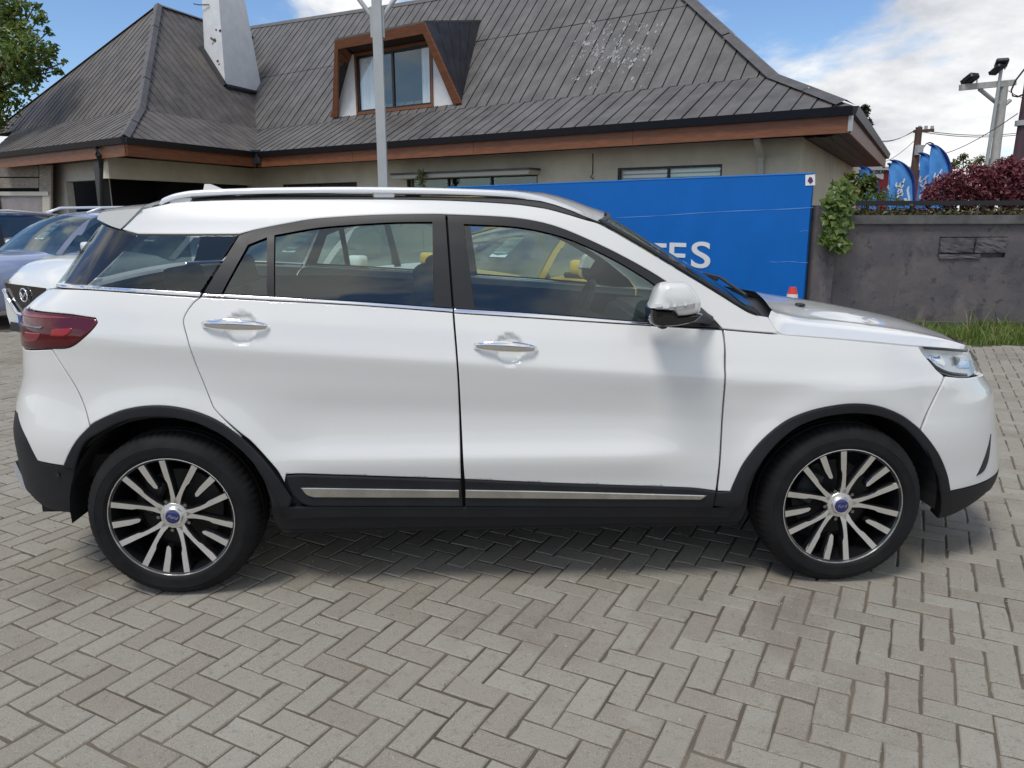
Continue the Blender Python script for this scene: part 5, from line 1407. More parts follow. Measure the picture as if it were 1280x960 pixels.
# walls.  The front wall face is WI in from the eave; its right corner is where the photograph shows it
q = un_plane(1001, 180, E_R + nA * WI, nA); C_R = np.array([q[0], q[1], 0])
ZW = ZE - .36
def fw(px, py, out=0.0): return un_plane(px, py, C_R - nA * out, nA)
CL = isect(C_R, aD, E_W + nW * 1.6, b2); CL[2] = 0
WINS = []
def wall_with_holes(name, a, b, z1, holes, m, inward, parent=house, thick=.22):
    """wall from a to b with rectangular openings (s0, s1, z0, z1) cut right through"""
    L = np.linalg.norm((b - a)[:2]); t = nrmz(b - a)
    xs = sorted({0, L, *[h[0] for h in holes], *[h[1] for h in holes]}); zs = sorted({0, z1, *[h[2] for h in holes], *[h[3] for h in holes]})
    bm = bmesh.new()
    for x0, x1 in zip(xs, xs[1:]):
        for z0, zz in zip(zs, zs[1:]):
            xm_, zm_ = (x0 + x1) / 2, (z0 + zz) / 2
            if any(h[0] < xm_ < h[1] and h[2] < zm_ < h[3] for h in holes): continue
            bm_prism(bm, [a + t * x0 + UP * z0, a + t * x1 + UP * z0, a + t * x1 + UP * zz, a + t * x0 + UP * zz], inward * thick)
    bmesh.ops.remove_doubles(bm, verts=bm.verts, dist=1e-4)
    # faces shared by neighbouring cells go
    seen = {}
    for f in list(bm.faces):
        k = tuple(sorted(v.index for v in f.verts)); bm.verts.index_update()
    bm.verts.index_update(); kk = {}
    for f in bm.faces: kk.setdefault(tuple(sorted(v.index for v in f.verts)), []).append(f)
    dele = [f for fs in kk.values() if len(fs) > 1 for f in fs]
    bmesh.ops.delete(bm, geom=dele, context='FACES_ONLY')
    return from_bm(name, bm, m, parent)
def sdist(p): return float((p - C_R) @ aD)
w1 = (sdist(fw(903, 205)), sdist(fw(772, 212)), fw(772, 213)[2] - 1.1, fw(838, 207.5)[2])
w2 = (sdist(fw(672, 218)), sdist(fw(508, 222)), fw(590, 222)[2] - 1.3, fw(590, 219.5)[2])
w3 = (sdist(fw(446, 228)), sdist(fw(353, 231)), fw(400, 229)[2] - 1.1, fw(400, 229)[2])
wall_with_holes('front_wall', C_R, CL, ZW, [w1, w2, w3], M['cream'], nA)
def window(s0, s1, z0, z1, mull):
    o = lambda s, z, d: C_R + aD * s + UP * z + nA * d
    bm = bmesh.new(); f = .05
    for sa, sb, za_, zb2 in ((s0, s1, z1 - f, z1), (s0, s1, z0, z0 + f), (s0, s0 + f, z0 + f, z1 - f), (s1 - f, s1, z0 + f, z1 - f)):
        bm_prism(bm, [o(sa, za_, .03), o(sb, za_, .03), o(sb, zb2, .03), o(sa, zb2, .03)], nA * .07)
    for k in mull:
        s = s0 + (s1 - s0) * k; bm_prism(bm, [o(s - .025, z0 + f, .035), o(s + .025, z0 + f, .035), o(s + .025, z1 - f, .035), o(s - .025, z1 - f, .035)], nA * .06)
    w = from_bm('window', bm, M['blackmetal'], house)
    ks = [0, *mull, 1]
    for k0, k1 in zip(ks, ks[1:]):
        sa, sb = s0 + (s1 - s0) * k0, s0 + (s1 - s0) * k1
        mk('pane', [o(sa + .02, z0 + .03, .07), o(sb - .02, z0 + .03, .07), o(sb - .02, z1 - .03, .07), o(sa + .02, z1 - .03, .07)], [(3, 2, 1, 0)], M['winglass'], w)
    return w
window(*w1, [.5]); window(*w2, [.33, .66]); window(*w3, [.5])
# slatted blind behind the right-hand window
for k in range(9):
    z = w1[3] - .07 - k * .09
    prism_obj('blind_slat', [C_R + aD * (w1[0] + .06) + nA * .16 + UP * z, C_R + aD * (w1[1] - .06) + nA * .16 + UP * z, C_R + aD * (w1[1] - .06) + nA * .165 + UP * (z - .06), C_R + aD * (w1[0] + .06) + nA * .165 + UP * (z - .06)], nA * .004, M['curtain'], house)
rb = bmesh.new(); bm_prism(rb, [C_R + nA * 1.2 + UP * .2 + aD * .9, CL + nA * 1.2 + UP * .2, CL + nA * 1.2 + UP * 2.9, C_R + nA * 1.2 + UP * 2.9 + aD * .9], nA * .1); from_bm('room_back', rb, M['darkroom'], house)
# flat hood over the middle window
hz0, hz1 = fw(672, 218.5)[2], fw(672, 210.5)[2]
prism_obj('window_hood', [C_R + aD * (w2[0] - .05) + UP * hz0 - nA * .45, C_R + aD * (w2[1] + .1) + UP * hz0 - nA * .45, C_R + aD * (w2[1] + .1) + UP * (hz1 - .05) - nA * .45, C_R + aD * (w2[0] - .05) + UP * (hz1 - .05) - nA * .45], nA * .45, M['creamtrim'], house)
prism_obj('hood_roof', [C_R + aD * (w2[0] - .09) + UP * (hz1 - .048) - nA * .49, C_R + aD * (w2[1] + .14) + UP * (hz1 - .048) - nA * .49, C_R + aD * (w2[1] + .14) + UP * hz1 - nA * .49, C_R + aD * (w2[0] - .09) + UP * hz1 - nA * .49], nA * .50, M['ridge'], house)
# right end wall, with its small vent box
RWD = nrmz(un(1055, 212, 2, un_plane(1000, 180, C_R, nA)[2]) * 0 + bD)
RE = C_R + bD * (LB + 1.5)
wall_with_holes('end_wall', C_R + bD * .02, RE, ZW, [], M['cream'], nB)
# white bracket and downpipe under the eave
dp = [fw(945, 173, .75), fw(946, 179, .70), fw(950.5, 197, .12), fw(950.5, 205, .10), fw(951, 232, .10)]
bm = bmesh.new()
for a, b in zip(dp, dp[1:]):
    a = np.asarray(a); b = np.asarray(b); bm_prism(bm, [a - aD * .055, a + aD * .055, b + aD * .055, b - aD * .055], nA * .10)
from_bm('downpipe', bm, M['creamtrim'], house)
tube_obj('wall_cable', [tuple(fw(741, 192, .01)), tuple(fw(741, 217, .01)), tuple(fw(738, 221, .03)), tuple(fw(742, 224, .03))], .012, M['blackmetal'], house, n=5)

# dormer
DP = KR + nA * .02
def dm(px, py, out): return un_plane(px, py, KR - nA * out, nA)
TLd, TRd = dm(418, 46, .62), dm(530, 33, .62); BLd, BRd = dm(415, 145, -.03), dm(576, 131, -.03)
zt2 = (TLd[2] + TRd[2]) / 2; zb2 = (BLd[2] + BRd[2]) / 2
TLd[2] = TRd[2] = zt2; BLd[2] = BRd[2] = zb2
fr_n = nrmz(np.cross(TRd - TLd, BLd - TLd)); fr_n = fr_n if fr_n @ nA > 0 else -fr_n
bw = .27
def inner(p, q, r, w): return p + nrmz(q - p) * w + nrmz(r - p) * w
dfr = [TLd, TRd, BRd, BLd]
tw = nrmz(TRd - TLd)
def seg(a, b, c, d): prism_obj('dormer_board', [a, b, c, d], fr_n * .06, M['wood'], house)
dn = lambda p, q, L: p + nrmz(q - p) * L
tl_in = TLd + tw * bw * .55 + nrmz(BLd - TLd) * bw; tr_in = TRd - tw * bw * .75 + nrmz(BRd - TRd) * bw
seg(TLd, TRd, tr_in + tw * 0, tl_in)
seg(TLd, tl_in, BLd + tw * bw * .9, BLd); seg(TRd, BRd, BRd - tw * bw * 1.05, tr_in)
# dormer window wall, upright, behind the leaning frame
def dw(px, py): return dm(px, py, -.12)
zwt, zwb = dw(490, 63)[2], dw(490, 137)[2]
pl, pr = dw(444.5, 100), dw(541.5, 100)
pL, pR = dw(411, 142), dw(572, 129)
o2 = lambda p, z: np.array([p[0], p[1], z])
topL = dw(440, 62); topR = dw(540, 62)
prism_obj('dormer_panel', [o2(pL, zwb - .05), o2(pl, zwb - .05), o2(pl, zwt + .08), o2(topL, zwt + .08)], nA * .05, M['whitewash'], house)
prism_obj('dormer_panel', [o2(pr, zwb - .05), o2(pR, zwb - .05), o2(topR, zwt + .08)], nA * .05, M['whitewash'], house)
wd = nrmz(np.array([*(pr - pl)[:2], 0])); Lw = np.linalg.norm((pr - pl)[:2])
def wp_(s, z, d): return o2(pl, 0) + wd * s + UP * z + nA * d
bm = bmesh.new()
for sa, sb, za_, z_b in ((0, Lw, zwt - .0, zwt + .09), (0, Lw, zwb - .05, zwb + .03), (0, .07, zwb + .03, zwt), (Lw - .07, Lw, zwb + .03, zwt)):
    bm_prism(bm, [wp_(sa, za_, -.03), wp_(sb, za_, -.03), wp_(sb, z_b, -.03), wp_(sa, z_b, -.03)], nA * .1)
dwin = from_bm('dormer_window', bm, M['wood'], house)
bm = bmesh.new()
for sa, sb, za_, z_b in ((.07, Lw - .07, zwt - .06, zwt), (.07, Lw - .07, zwb + .03, zwb + .08), (.07, .13, zwb + .08, zwt - .06), (Lw - .13, Lw - .07, zwb + .08, zwt - .06), (Lw * .5 - .04, Lw * .5 + .04, zwb + .08, zwt - .06)):
    bm_prism(bm, [wp_(sa, za_, .0), wp_(sb, za_, .0), wp_(sb, z_b, .0), wp_(sa, z_b, .0)], nA * .05)
from_bm('frame', bm, M['blackmetal'], dwin)
for sa, sb in ((.12, Lw * .5 - .03), (Lw * .5 + .03, Lw - .12)):
    mk('pane', [wp_(sa, zwb + .07, .03), wp_(sb, zwb + .07, .03), wp_(sb, zwt - .05, .03), wp_(sa, zwt - .05, .03)], [(0, 1, 2, 3)], M['winglass'], dwin)
for s0, s1 in ((.10, Lw * .30), (Lw * .84, Lw - .1)):
    V = []; F = []; n = 40
    for i in range(n + 1):
        s = s0 + (s1 - s0) * i / n; d = .09 + .025 * math.sin(i * 1.25) + .012 * math.sin(i * 2.9)
        V += [wp_(s, zwb + .05, d), wp_(s, zwt - .03, d)]
    for i in range(n): F.append((2 * i, 2 * i + 2, 2 * i + 3, 2 * i + 1))
    mk('curtain', V, F, M['curtain'], dwin, smooth=True)
prism_obj('dormer_dark_sheet', [wp_(0, zwb, .22), wp_(Lw, zwb, .22), wp_(Lw, zwt, .22), wp_(0, zwt, .22)], nA * .05, M['darkroom'], dwin)  # near-black sheet close behind the panes, paints the unlit room's shade
# dormer roof and cheeks run back into the slope
def hit_up(p):                              # straight back along nA to the upper slope
    k = ((KR - p) @ nU) / (nA @ nU); return p + nA * k
TLb, TRb = hit_up(TLd), hit_up(TRd)
TRb = onplane3(601, 27, KR, nU); TRb2 = TRb.copy()
mk('dormer_roof', [TLd + UP * .05, TRd + UP * .05, TRb + UP * .05, TLb + UP * .05, TLd, TRd, TRb, TLb], [(0, 1, 2, 3), (4, 5, 1, 0), (5, 6, 2, 1)], M['ridge'], house)
mk('dormer_soffit', [TLd + fr_n * .07 - UP * .03, TRd + fr_n * .07 - UP * .03, o2(pr, zwt + .1), o2(pl, zwt + .1)], [(0, 1, 2, 3)], M['soffit'], house)
for k in range(9):                          # lining boards on the left reveal
    t0, t1 = k / 9, (k + .9) / 9
    A0, A1 = TLd + fr_n * .06 + (BLd - TLd) * t0 + tw * .05, TLd + fr_n * .06 + (BLd - TLd) * t1 + tw * .05
    B0, B1 = o2(topL, zwt + .08) + (o2(pL, zwb - .05) - o2(topL, zwt + .08)) * t0, o2(topL, zwt + .08) + (o2(pL, zwb - .05) - o2(topL, zwt + .08)) * t1
    mk('lining_board', [A0, A1, B1, B0], [(0, 1, 2, 3)], M['wood'], house)
cheekR = [TRd + fr_n * .01, TRb, onplane3(577, 131, KR, nU), BRd + fr_n * .01]
M['cheek'] = mat('dark_cheek_board', (.030, .028, .034), .5, var=.35, vscale=2.5)
for k in range(5):
    t0, t1 = k / 5, (k + .97) / 5
    mk('cheek_board', [cheekR[0] + (cheekR[1] - cheekR[0]) * t0, cheekR[0] + (cheekR[1] - cheekR[0]) * t1, cheekR[3] + (cheekR[2] - cheekR[3]) * t1, cheekR[3] + (cheekR[2] - cheekR[3]) * t0], [(0, 1, 2, 3)], M['cheek'], house)
mk('dormer_cheek', [TLd + fr_n * .01, TLb, BLd + nA * .3, BLd], [(0, 1, 2, 3)], M['cheek'], house)
# pale flaking paint on the sheets right of the dormer
# chimney
CH0 = un_plane(282, 109, KW, nRs)
zc0 = CH0[2]
ca = nrmz(np.array([*(un_plane(253, 62, CH0, nrmz(np.cross(UP, aD))) - CH0)[:2], 0]))
wA = np.linalg.norm((un_plane(254, 60, CH0, nrmz(np.cross(UP, aD))) - CH0)[:2])
dB = nrmz(np.cross(UP, b2)); wB = np.linalg.norm((un_plane(319, 80, CH0, dB) - CH0)[:2])
M['chim'] = mat('white_chimney_paint', (.74, .75, .75), .6, var=.06, vscale=3)
c0 = np.array([CH0[0], CH0[1], 0])
def cc(s, t, z): return c0 + aD * s + b2 * t + UP * z
ztop = zc0 + 3.4
V = [cc(0, 0, zc0 - .6), cc(wA, 0, zc0 - .6), cc(wA, wB + .25, zc0 - .6), cc(0, wB + .25, zc0 - .6),
     cc(0, 0, zc0 + .25), cc(wA, 0, zc0 + .25), cc(wA, wB + .25, zc0 + .35), cc(0, wB + .25, zc0 + .35),
     cc(0.02, .02, ztop), cc(wA * .85, .02, ztop), cc(wA * .85, wB * .78, ztop), cc(.02, wB * .78, ztop)]
F = []
for r in (0, 4):
    for j in range(4): F.append((r + j, r + (j + 1) % 4, r + 4 + (j + 1) % 4, r + 4 + j))
F.append((8, 9, 10, 11))
bm = bmesh.new(); vv = [bm.verts.new(p) for p in V]
for f in F: bm.faces.new([vv[i] for i in f])
chim = from_bm('chimney', bm, M['chim'], house)
zsk = zc0
nsl = nRs
def slope_z(p):  # height of the wing slope below a plan point
    return KW[2] - ((p - KW)[:2] @ nRs[:2]) / nRs[2]
fl = [cc(-.05, -.05, 0), cc(-.05, wB + .3, 0)]
for a, b in ((cc(-.06, -.06, 0), cc(wA + .05, -.06, 0)), (cc(-.06, -.06, 0), cc(-.06, wB + .3, 0))):
    za2, zb3 = slope_z(a), slope_z(b)
    tube_obj('flashing', [(a[0], a[1], za2 + .09), ((a[0] + b[0]) / 2, (a[1] + b[1]) / 2, (za2 + zb3) / 2 + .09), (b[0], b[1], zb3 + .09)], .085, M['gutter'], house, n=6)
M['rust'] = mat('rust_patch', (.10, .065, .04), .9, var=.5, vscale=12)
dA = nrmz(np.cross(UP, aD))
for k, (x, y, r) in enumerate(((268, 50, 2.6), (264, 48, 1.6), (270, 37, 1.4), (275, 38.5, 1.8), (272, 76, 2.0), (274, 80, 1.2), (266, 54, 1.2))):
    pts = []
    for a in np.linspace(0, 2 * math.pi, 11)[:-1]:
        rr = r * random.uniform(.5, 1.2); p = un_plane(x + rr * math.cos(a), y + .9 * rr * math.sin(a), c0, dA); pts.append(p)
    sgn = 1 if (CAM_C - c0) @ dA > 0 else -1
    prism_obj('rust_patch', [p + dA * sgn * .004 for p in pts], -dA * sgn * .003, M['rust'], chim)
tube_obj('chimney_bracket', [tuple(cc(wA * .5, -.02, z_at(cc(.4, 0, 0), 5))), tuple(cc(wA * .5 + .5, -.1, z_at(cc(.4, 0, 0), 3))), tuple(cc(wA * .5 + .8, -.1, z_at(cc(.4, 0, 0), 0)))], .018, M['blackmetal'], house, n=5)

# under the wing: white wall with a dark opening, lintel, black post, patched panels at the far left
WL0 = E_W + nL * .9
def wv(px, py, out=0.0): return un_plane(px, py, WL0 - nL * out, nL)
def s_of(p, o, d): return float((p - o) @ d)
cW = wv(129, 240); cW[2] = 0
hole = (s_of(wv(124, 240), cW, a2), s_of(wv(83, 240), cW, a2), 0.0, wv(100, 226)[2])
e65 = s_of(wv(35, 240), cW, a2)
wall_with_holes('wing_wall', cW, cW + a2 * e65, ZW, [hole], M['whitewash'] if False else mat('pale_cream_render', (.62, .60, .53), .85, var=.08, vscale=2), nL)
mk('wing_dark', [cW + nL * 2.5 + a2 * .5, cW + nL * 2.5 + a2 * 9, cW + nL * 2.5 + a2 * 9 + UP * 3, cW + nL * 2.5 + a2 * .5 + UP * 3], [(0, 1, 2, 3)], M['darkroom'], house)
RW0 = un_plane(136, 215, E_W + nW * 1.3, nW); RW0[2] = 0
lint = un_plane(200, 226, RW0, nW)[2]
lz1 = ZW
prism_obj('lintel', [RW0 + UP * lint, RW0 + b2 * (LW + 2.6) + UP * lint, RW0 + b2 * (LW + 2.6) + UP * lz1, RW0 + UP * lz1], nW * .25, M['cream'], house)
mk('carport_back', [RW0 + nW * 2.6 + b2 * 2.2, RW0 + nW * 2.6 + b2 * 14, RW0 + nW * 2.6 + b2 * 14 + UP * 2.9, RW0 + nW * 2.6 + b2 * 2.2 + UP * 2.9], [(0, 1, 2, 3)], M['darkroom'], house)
pst = un_plane(129, 240, E_W + nL * .3, nL)
prism_obj('corner_post', [np.array([pst[0], pst[1], 0]) + d for d in (-a2 * .17 - nL * .1, a2 * .17 - nL * .1, a2 * .17 + nL * .1, -a2 * .17 + nL * .1)], UP * (ZW + .02), M['blackmetal'], house)
pp_ = np.array([pst[0], pst[1], 0]) + a2 * .16 - nL * .18
rp_ = lambda x, y, o: tuple(un_plane(x, y, E_W - nL * o, nL))
tube_obj('rain_pipe', [rp_(120.5, 184, .05), rp_(122.5, 193, .05), rp_(126, 201, -.12), rp_(127, 212, -.14), rp_(128, 262, -.14)], .07, M['blackmetal'], house, n=8)
# weathered timber and a patched sheet at the far left, nearer than the wall
PB = un(30, 300, 2, 0.0)
LP = E_W + nL * .55
def lp(px, py, out=0.0): return un_plane(px, py, LP - nL * out, nL)
for (x0, y0, x1, y1, nm, m, o) in ((-40, 207, 48, 221, 'weathered_board', M['wood2'], 0), (-40, 222.5, 48, 235, 'weathered_board', M['wood2'], .02), (49, 206, 64, 262, 'weathered_post', M['wood2'], .04),
                                (-40, 243.5, 56, 272, 'patched_sheet', mat('grey_sheet', (.30, .27, .27), .7, var=.12, vscale=3), .03), (-40, 239.5, 60, 244.5, 'sheet_top_rail', M['creamtrim'], .08), (53, 243, 62, 268, 'peeling_edge', M['creamtrim'], .05)):
    a, b, c, d = lp(x0, y0, o), lp(x1, y0, o), lp(x1, y1, o), lp(x0, y1, o)
    prism_obj(nm, [a, b, c, d], nL * .05, m, house)
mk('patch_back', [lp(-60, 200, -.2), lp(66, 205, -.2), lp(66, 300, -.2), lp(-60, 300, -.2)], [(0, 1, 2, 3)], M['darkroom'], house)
# flaking paint on the main slope: small chips lying on the sheets
FV = []; FF = []
for _ in range(3600):
    if random.random() < .55:
        col = random.choice((716, 731, 745, 762, 775, 790, 805)); y = random.uniform(28, 112); x = col + (112 - y) * .22 + random.gauss(0, 3.2)
        if math.sin(col * 7.3 + y * .21) + math.sin(y * .47 + col) < random.uniform(-.4, 1.6): continue
        if random.random() < .35: y = random.gauss(66, 7)
    else:
        y = random.choice((random.gauss(70, 9), random.gauss(62, 12), random.gauss(34, 6))); x = random.uniform(722, 806) + (100 - y) * .16
        if math.sin(x * .31 + y * .12) + math.sin(x * .13 - y * .23) < random.uniform(-.6, 1.4): continue
    if y < 26: continue
    p = onplane3(x, y, KR, nU); u = aD; v = nrmz(np.cross(nU, aD)); b = len(FV); k = random.randint(5, 7); s = random.uniform(.005, .018) if random.random() < .86 else random.uniform(.02, .06)
    for a in range(k):
        r = s * random.uniform(.4, 1.2); FV.append(p + nU * (.033) + u * r * math.cos(6.28 * a / k) * .7 + v * r * math.sin(6.28 * a / k) * 1.5)
    FF.append(tuple(range(b, b + k)))
fk = mk('paint_flakes', FV, FF, mat('pale_flake', (.31, .31, .305), .8), house); fk['kind'] = 'stuff'

# clipped plant by the window hood
tp = fw(527, 222, .6)
top_ = tag(empty('topiary_plant', (tp[0], tp[1], 0)), 'small round clipped plant standing against the hooded house window', 'plant')
leaf_mesh('foliage', clumps([(tp, .20), (tp - UP * .22, .17), (tp + UP * .1, .14)], 120, .2, .2), .075, leafmat('pale_leaf', [(.12, .15, .04), (.22, .24, .09), (.30, .30, .15)]), top_)
tube_obj('stem', [(tp[0], tp[1], 0.3), (tp[0], tp[1], tp[2])], .025, M['bark'], top_, n=6)
frp = bmesh.new(); bmesh.ops.create_cone(frp, cap_ends=True, segments=14, radius1=.16, radius2=.22, depth=.35); bmesh.ops.translate(frp, verts=frp.verts, vec=(tp[0], tp[1], .175)); from_bm('pot', frp, mat('clay_pot', (.25, .10, .05), .8), top_)

# ================================================================== lamp post in front of the house
YP = 8.2
l0 = un(483, 262, 1, YP); lt = un(467, 0, 1, YP); lx = (l0[0] + un(470, 60, 1, YP)[0]) / 2
lamp = tag(empty('lamp_post', (lx, YP, 0)), 'square grey steel post with forked arms at its top, in front of the dormer', 'lamp post')
lz = lt[2]
hw = .062
box_obj('post', (lx, YP, lz / 2 + .6), (2 * hw, 2 * hw, lz + 1.2), M['galv'], lamp)
za_ = un(469, 22, 1, YP)[2]
for sx in (-1, 1):
    tube_obj('arm', [(lx + sx * hw, YP, za_), (lx + sx * .62, YP + .1, za_ + .75)], .030, M['galv'], lamp, n=8)
    box_obj('arm_bracket', (lx + sx * (hw + .015), YP, za_ - .06), (.03, .06, .38), M['galv'], lamp)
    box_obj('lamp_head', (lx + sx * .78, YP + .1, za_ + .93), (.5, .3, .12), M['galv'], lamp, rot=(0, -sx * .5, 0), bevel=.02)

# ================================================================== feather flags, red building, poles and trees to the right
M['flag'] = mat('blue_flag_cloth', (.08, .31, .74), .7, var=.18, vscale=2)
M['flagd'] = mat('navy_flag_edge', (.008, .030, .20), .6)
def flag(Y, tip, right, bottom, label, script, lean=0):
    """tip: top of the cloth; right: widest point of the curved edge; all read from the photograph, stood at distance Y"""
    x_l = tip[0]; edge = catmull([tip, (tip[0] + (right[0] - tip[0]) * .45, tip[1] + (right[1] - tip[1]) * .13), (tip[0] + (right[0] - tip[0]) * .82, tip[1] + (right[1] - tip[1]) * .48), right, (right[0] + lean, bottom)], n=6)
    P = [un(x, y, 1, Y) for x, y in edge]; zb_ = P[-1][2]
    fl = tag(empty('feather_flag', (P[-1][0], Y, 0)), label, 'flag', 'blue feather flags behind the wall')
    L = un(x_l, (tip[1] + bottom) / 2, 1, Y)[0]
    V = []; F = []; N = len(P); K = 7
    for i, p in enumerate(P):
        for k in range(K):
            t = k / (K - 1); V.append((L + (p[0] - L) * t, Y + .025 * math.sin(5 * t + i * .2) + .012 * math.sin(9 * t - i * .4), p[2]))
    for i in range(N - 1):
        for k in range(K - 1): F.append((i * K + k, i * K + k + 1, (i + 1) * K + k + 1, (i + 1) * K + k))
    mk('cloth', V, F, M['flag'], fl, smooth=True)
    tube_obj('edge_pole', [(p[0], Y, p[2]) for p in P] + [(P[-1][0], Y, 0)], [.010, .02] + [.032] * (N - 2) + [.03], M['flagd'], fl, n=6)
    for s in script:
        pts = catmull(s, n=5); p3 = [un(x, y, 1, Y - .10) for x, y in pts]
        stroke_obj('script_stroke', p3, [.028 + .022 * math.sin(math.pi * i / (len(p3) - 1)) for i in range(len(p3))], np.array([0, 1.0, 0]), M['letter'], fl, .003)
S3_ = [[(1121, 228), (1120, 232), (1124, 233.5), (1128, 229), (1131, 223)], [(1124, 231), (1127, 229), (1128, 232), (1125, 235), (1121, 234)], [(1122, 240), (1125, 236), (1127, 239), (1124, 243), (1122, 241)], [(1121, 247), (1125, 243), (1128, 242), (1127, 245)], [(1136, 233), (1134.5, 238), (1136, 246), (1137, 254)], [(1128, 254), (1131, 249), (1135, 252)]]
S2_ = [[(1111, 231), (1110, 234), (1113, 236), (1116, 232)], [(1111, 238), (1115, 236), (1115, 240), (1111, 241)], [(1112, 246), (1116, 243)]]
S4_ = [[(1151, 220), (1149.5, 226), (1154, 226.5), (1158, 221), (1162.5, 218.5)], [(1152, 229), (1156, 226), (1157, 230), (1153, 233), (1150, 230)], [(1150, 239), (1155, 236), (1158, 234)], [(1150, 249), (1150, 245), (1153, 243)]]
S5_ = [[(1169, 216), (1168, 222), (1172, 221), (1175, 216), (1177.5, 211.5)], [(1171, 225), (1174, 221), (1174.5, 225), (1172, 227)], [(1182, 225), (1181.5, 230), (1184, 231), (1183.5, 227)]]
flag(15.0, (1112, 200), (1142, 226), 262, 'blue feather flag with a white scrawl, left of the brown utility pole', S3_)
flag(15.6, (1109, 204.5), (1120, 215), 262, 'narrow blue feather flag mostly hidden behind the one left of the pole', S2_)
flag(15.4, (1147.5, 191), (1172, 214), 262, 'blue feather flag with a big white scrawl, just right of the brown pole', S4_)
flag(15.0, (1160, 180.5), (1187.5, 210), 262, 'tallest blue feather flag, rising out of the maroon bush', S5_)
flag(13.6, (1074, 208), (1097, 232), 262, 'blue feather flag half hidden under the roof corner behind the green shrub', [[(1083, 236), (1086, 232), (1088, 230)], [(1082, 232), (1084, 236)]])

# red shed with a white sign far behind
YS = 26.0
r0, r1 = un(1060, 213, 1, YS), un(1162, 262, 1, YS)
shed = tag(empty('red_building', ((r0[0] + r1[0]) / 2, YS + 2, 0)), 'low red building with a white sign, far behind the blue flags', 'building')
box_obj('wall', ((r0[0] + r1[0]) / 2, YS + 2, r0[2] / 2), (r1[0] - r0[0], 4, r0[2]), mat('red_paint_wall', (.40, .025, .035), .6, var=.15, vscale=1), shed)
g0, g1 = un(1089, 209, 1, YS - .1), un(1103.5, 224, 1, YS - .1)
sgn_ = box_obj('sign_panel', ((g0[0] + g1[0]) / 2, YS - .1, (g0[2] + g1[2]) / 2), (g1[0] - g0[0], .08, g0[2] - g1[2]), M['white'], shed)
cu = bpy.data.curves.new('sign_text', 'FONT'); cu.body = 'OLAR'; cu.size = .16; cu.offset = .006; cu.extrude = .003
t = bpy.data.objects.new('sign_text', cu); COL.objects.link(t); me = bpy.data.meshes.new_from_object(t); bpy.data.objects.remove(t); me.materials.append(M['blackmetal'])
tx = un(1094, 217, 1, YS - .16); o = link('sign_text', me, sgn_, loc=tuple(np.array(tx) - wloc(shed)), rot=(R_(90), 0, 0))
box_obj('roof', ((r0[0] + r1[0]) / 2, YS + 2, r0[2] + .06), (r1[0] - r0[0] + .5, 4.6, .12), M['galv'], shed)
wn_ = un(1107, 243, 1, YS - .04); box_obj('window', (wn_[0], YS - .03, wn_[2]), (.35, .06, .5), M['gloss'], shed)

def taper(name, pts, rad, m, parent, n=10): return tube_obj(name, [tuple(p) for p in pts], rad, m, parent, n)
# brown utility pole with insulators
YU = 22.0
u0, u1 = un(1138.5, 255, 1, YU), un(1145.5, 159, 1, YU)
pole = tag(empty('utility_pole', (u0[0], YU, 0)), 'distant brown utility pole with a crossbar, between the blue flags', 'utility pole')
M['poleb'] = mat('brown_pole', (.095, .055, .042), .8, var=.25, vscale=5)
taper('pole', [(u0[0], YU, 0), (u0[0], YU, u1[2])], [.16, .10], M['poleb'], pole)
zc_ = un(1145, 163.5, 1, YU)[2]; box_obj('crossbar', (u0[0] + .16, YU, zc_), (.62, .1, .09), M['poleb'], pole, rot=(0, -.06, 0))
for k in range(3): tube_obj('insulator', [(u0[0] + .02 + .2 * k, YU, zc_ + .04), (u0[0] + .02 + .2 * k, YU, zc_ + .15)], .05, M['galv'], pole, n=6)
tube_obj('cable_loop', [(u0[0] + .4 + .22 * math.cos(a), YU, zc_ - .65 + .3 * math.sin(a)) for a in np.linspace(0, 6.28, 13)], .022, M['blackmetal'], pole, n=4)
box_obj('junction_box', (u0[0], YU - .14, un(1144, 188, 1, YU)[2]), (.2, .15, .3), M['galv'], pole)
# floodlight mast
YF = 17.0
f0, f1 = un(1243, 200, 1, YF), un(1256.5, 103, 1, YF)
mast = tag(empty('floodlight_mast', (f0[0], YF, 0)), 'pale concrete floodlight mast with a side arm and dark lamps above the maroon bush', 'floodlight mast')
fx = (f0[0] + f1[0]) / 2
taper('mast', [(fx, YF, 0), (fx, YF, f1[2])], [.145, .095], M['concrete'], mast)
pipe_t = un(1251, 84, 1, YF - .25)
taper('pipe', [(fx - .34, YF - .1, 0), (fx - .20, YF - .1, pipe_t[2])], [.05, .04], M['galv'], mast, 8)
aL, aR = un(1202, 109, 1, YF), un(1258, 104, 1, YF)
box_obj('side_arm', ((aL[0] + fx) / 2 + .1, YF - .02, (aL[2] + aR[2]) / 2), (fx - aL[0] + .3, .12, .14), M['concrete'], mast, rot=(0, -.09, 0))
s0, s1 = un(1224, 111, 1, YF), un(1250, 132, 1, YF)
taper('brace', [(s0[0], YF, s0[2]), (fx - .05, YF, s1[2])], [.05, .05], M['galv'], mast, 6)
taper('brace', [(fx + .05, YF, s1[2]), (un(1263, 125, 1, YF)[0], YF, un(1263, 125, 1, YF)[2])], [.05, .05], M['galv'], mast, 6)
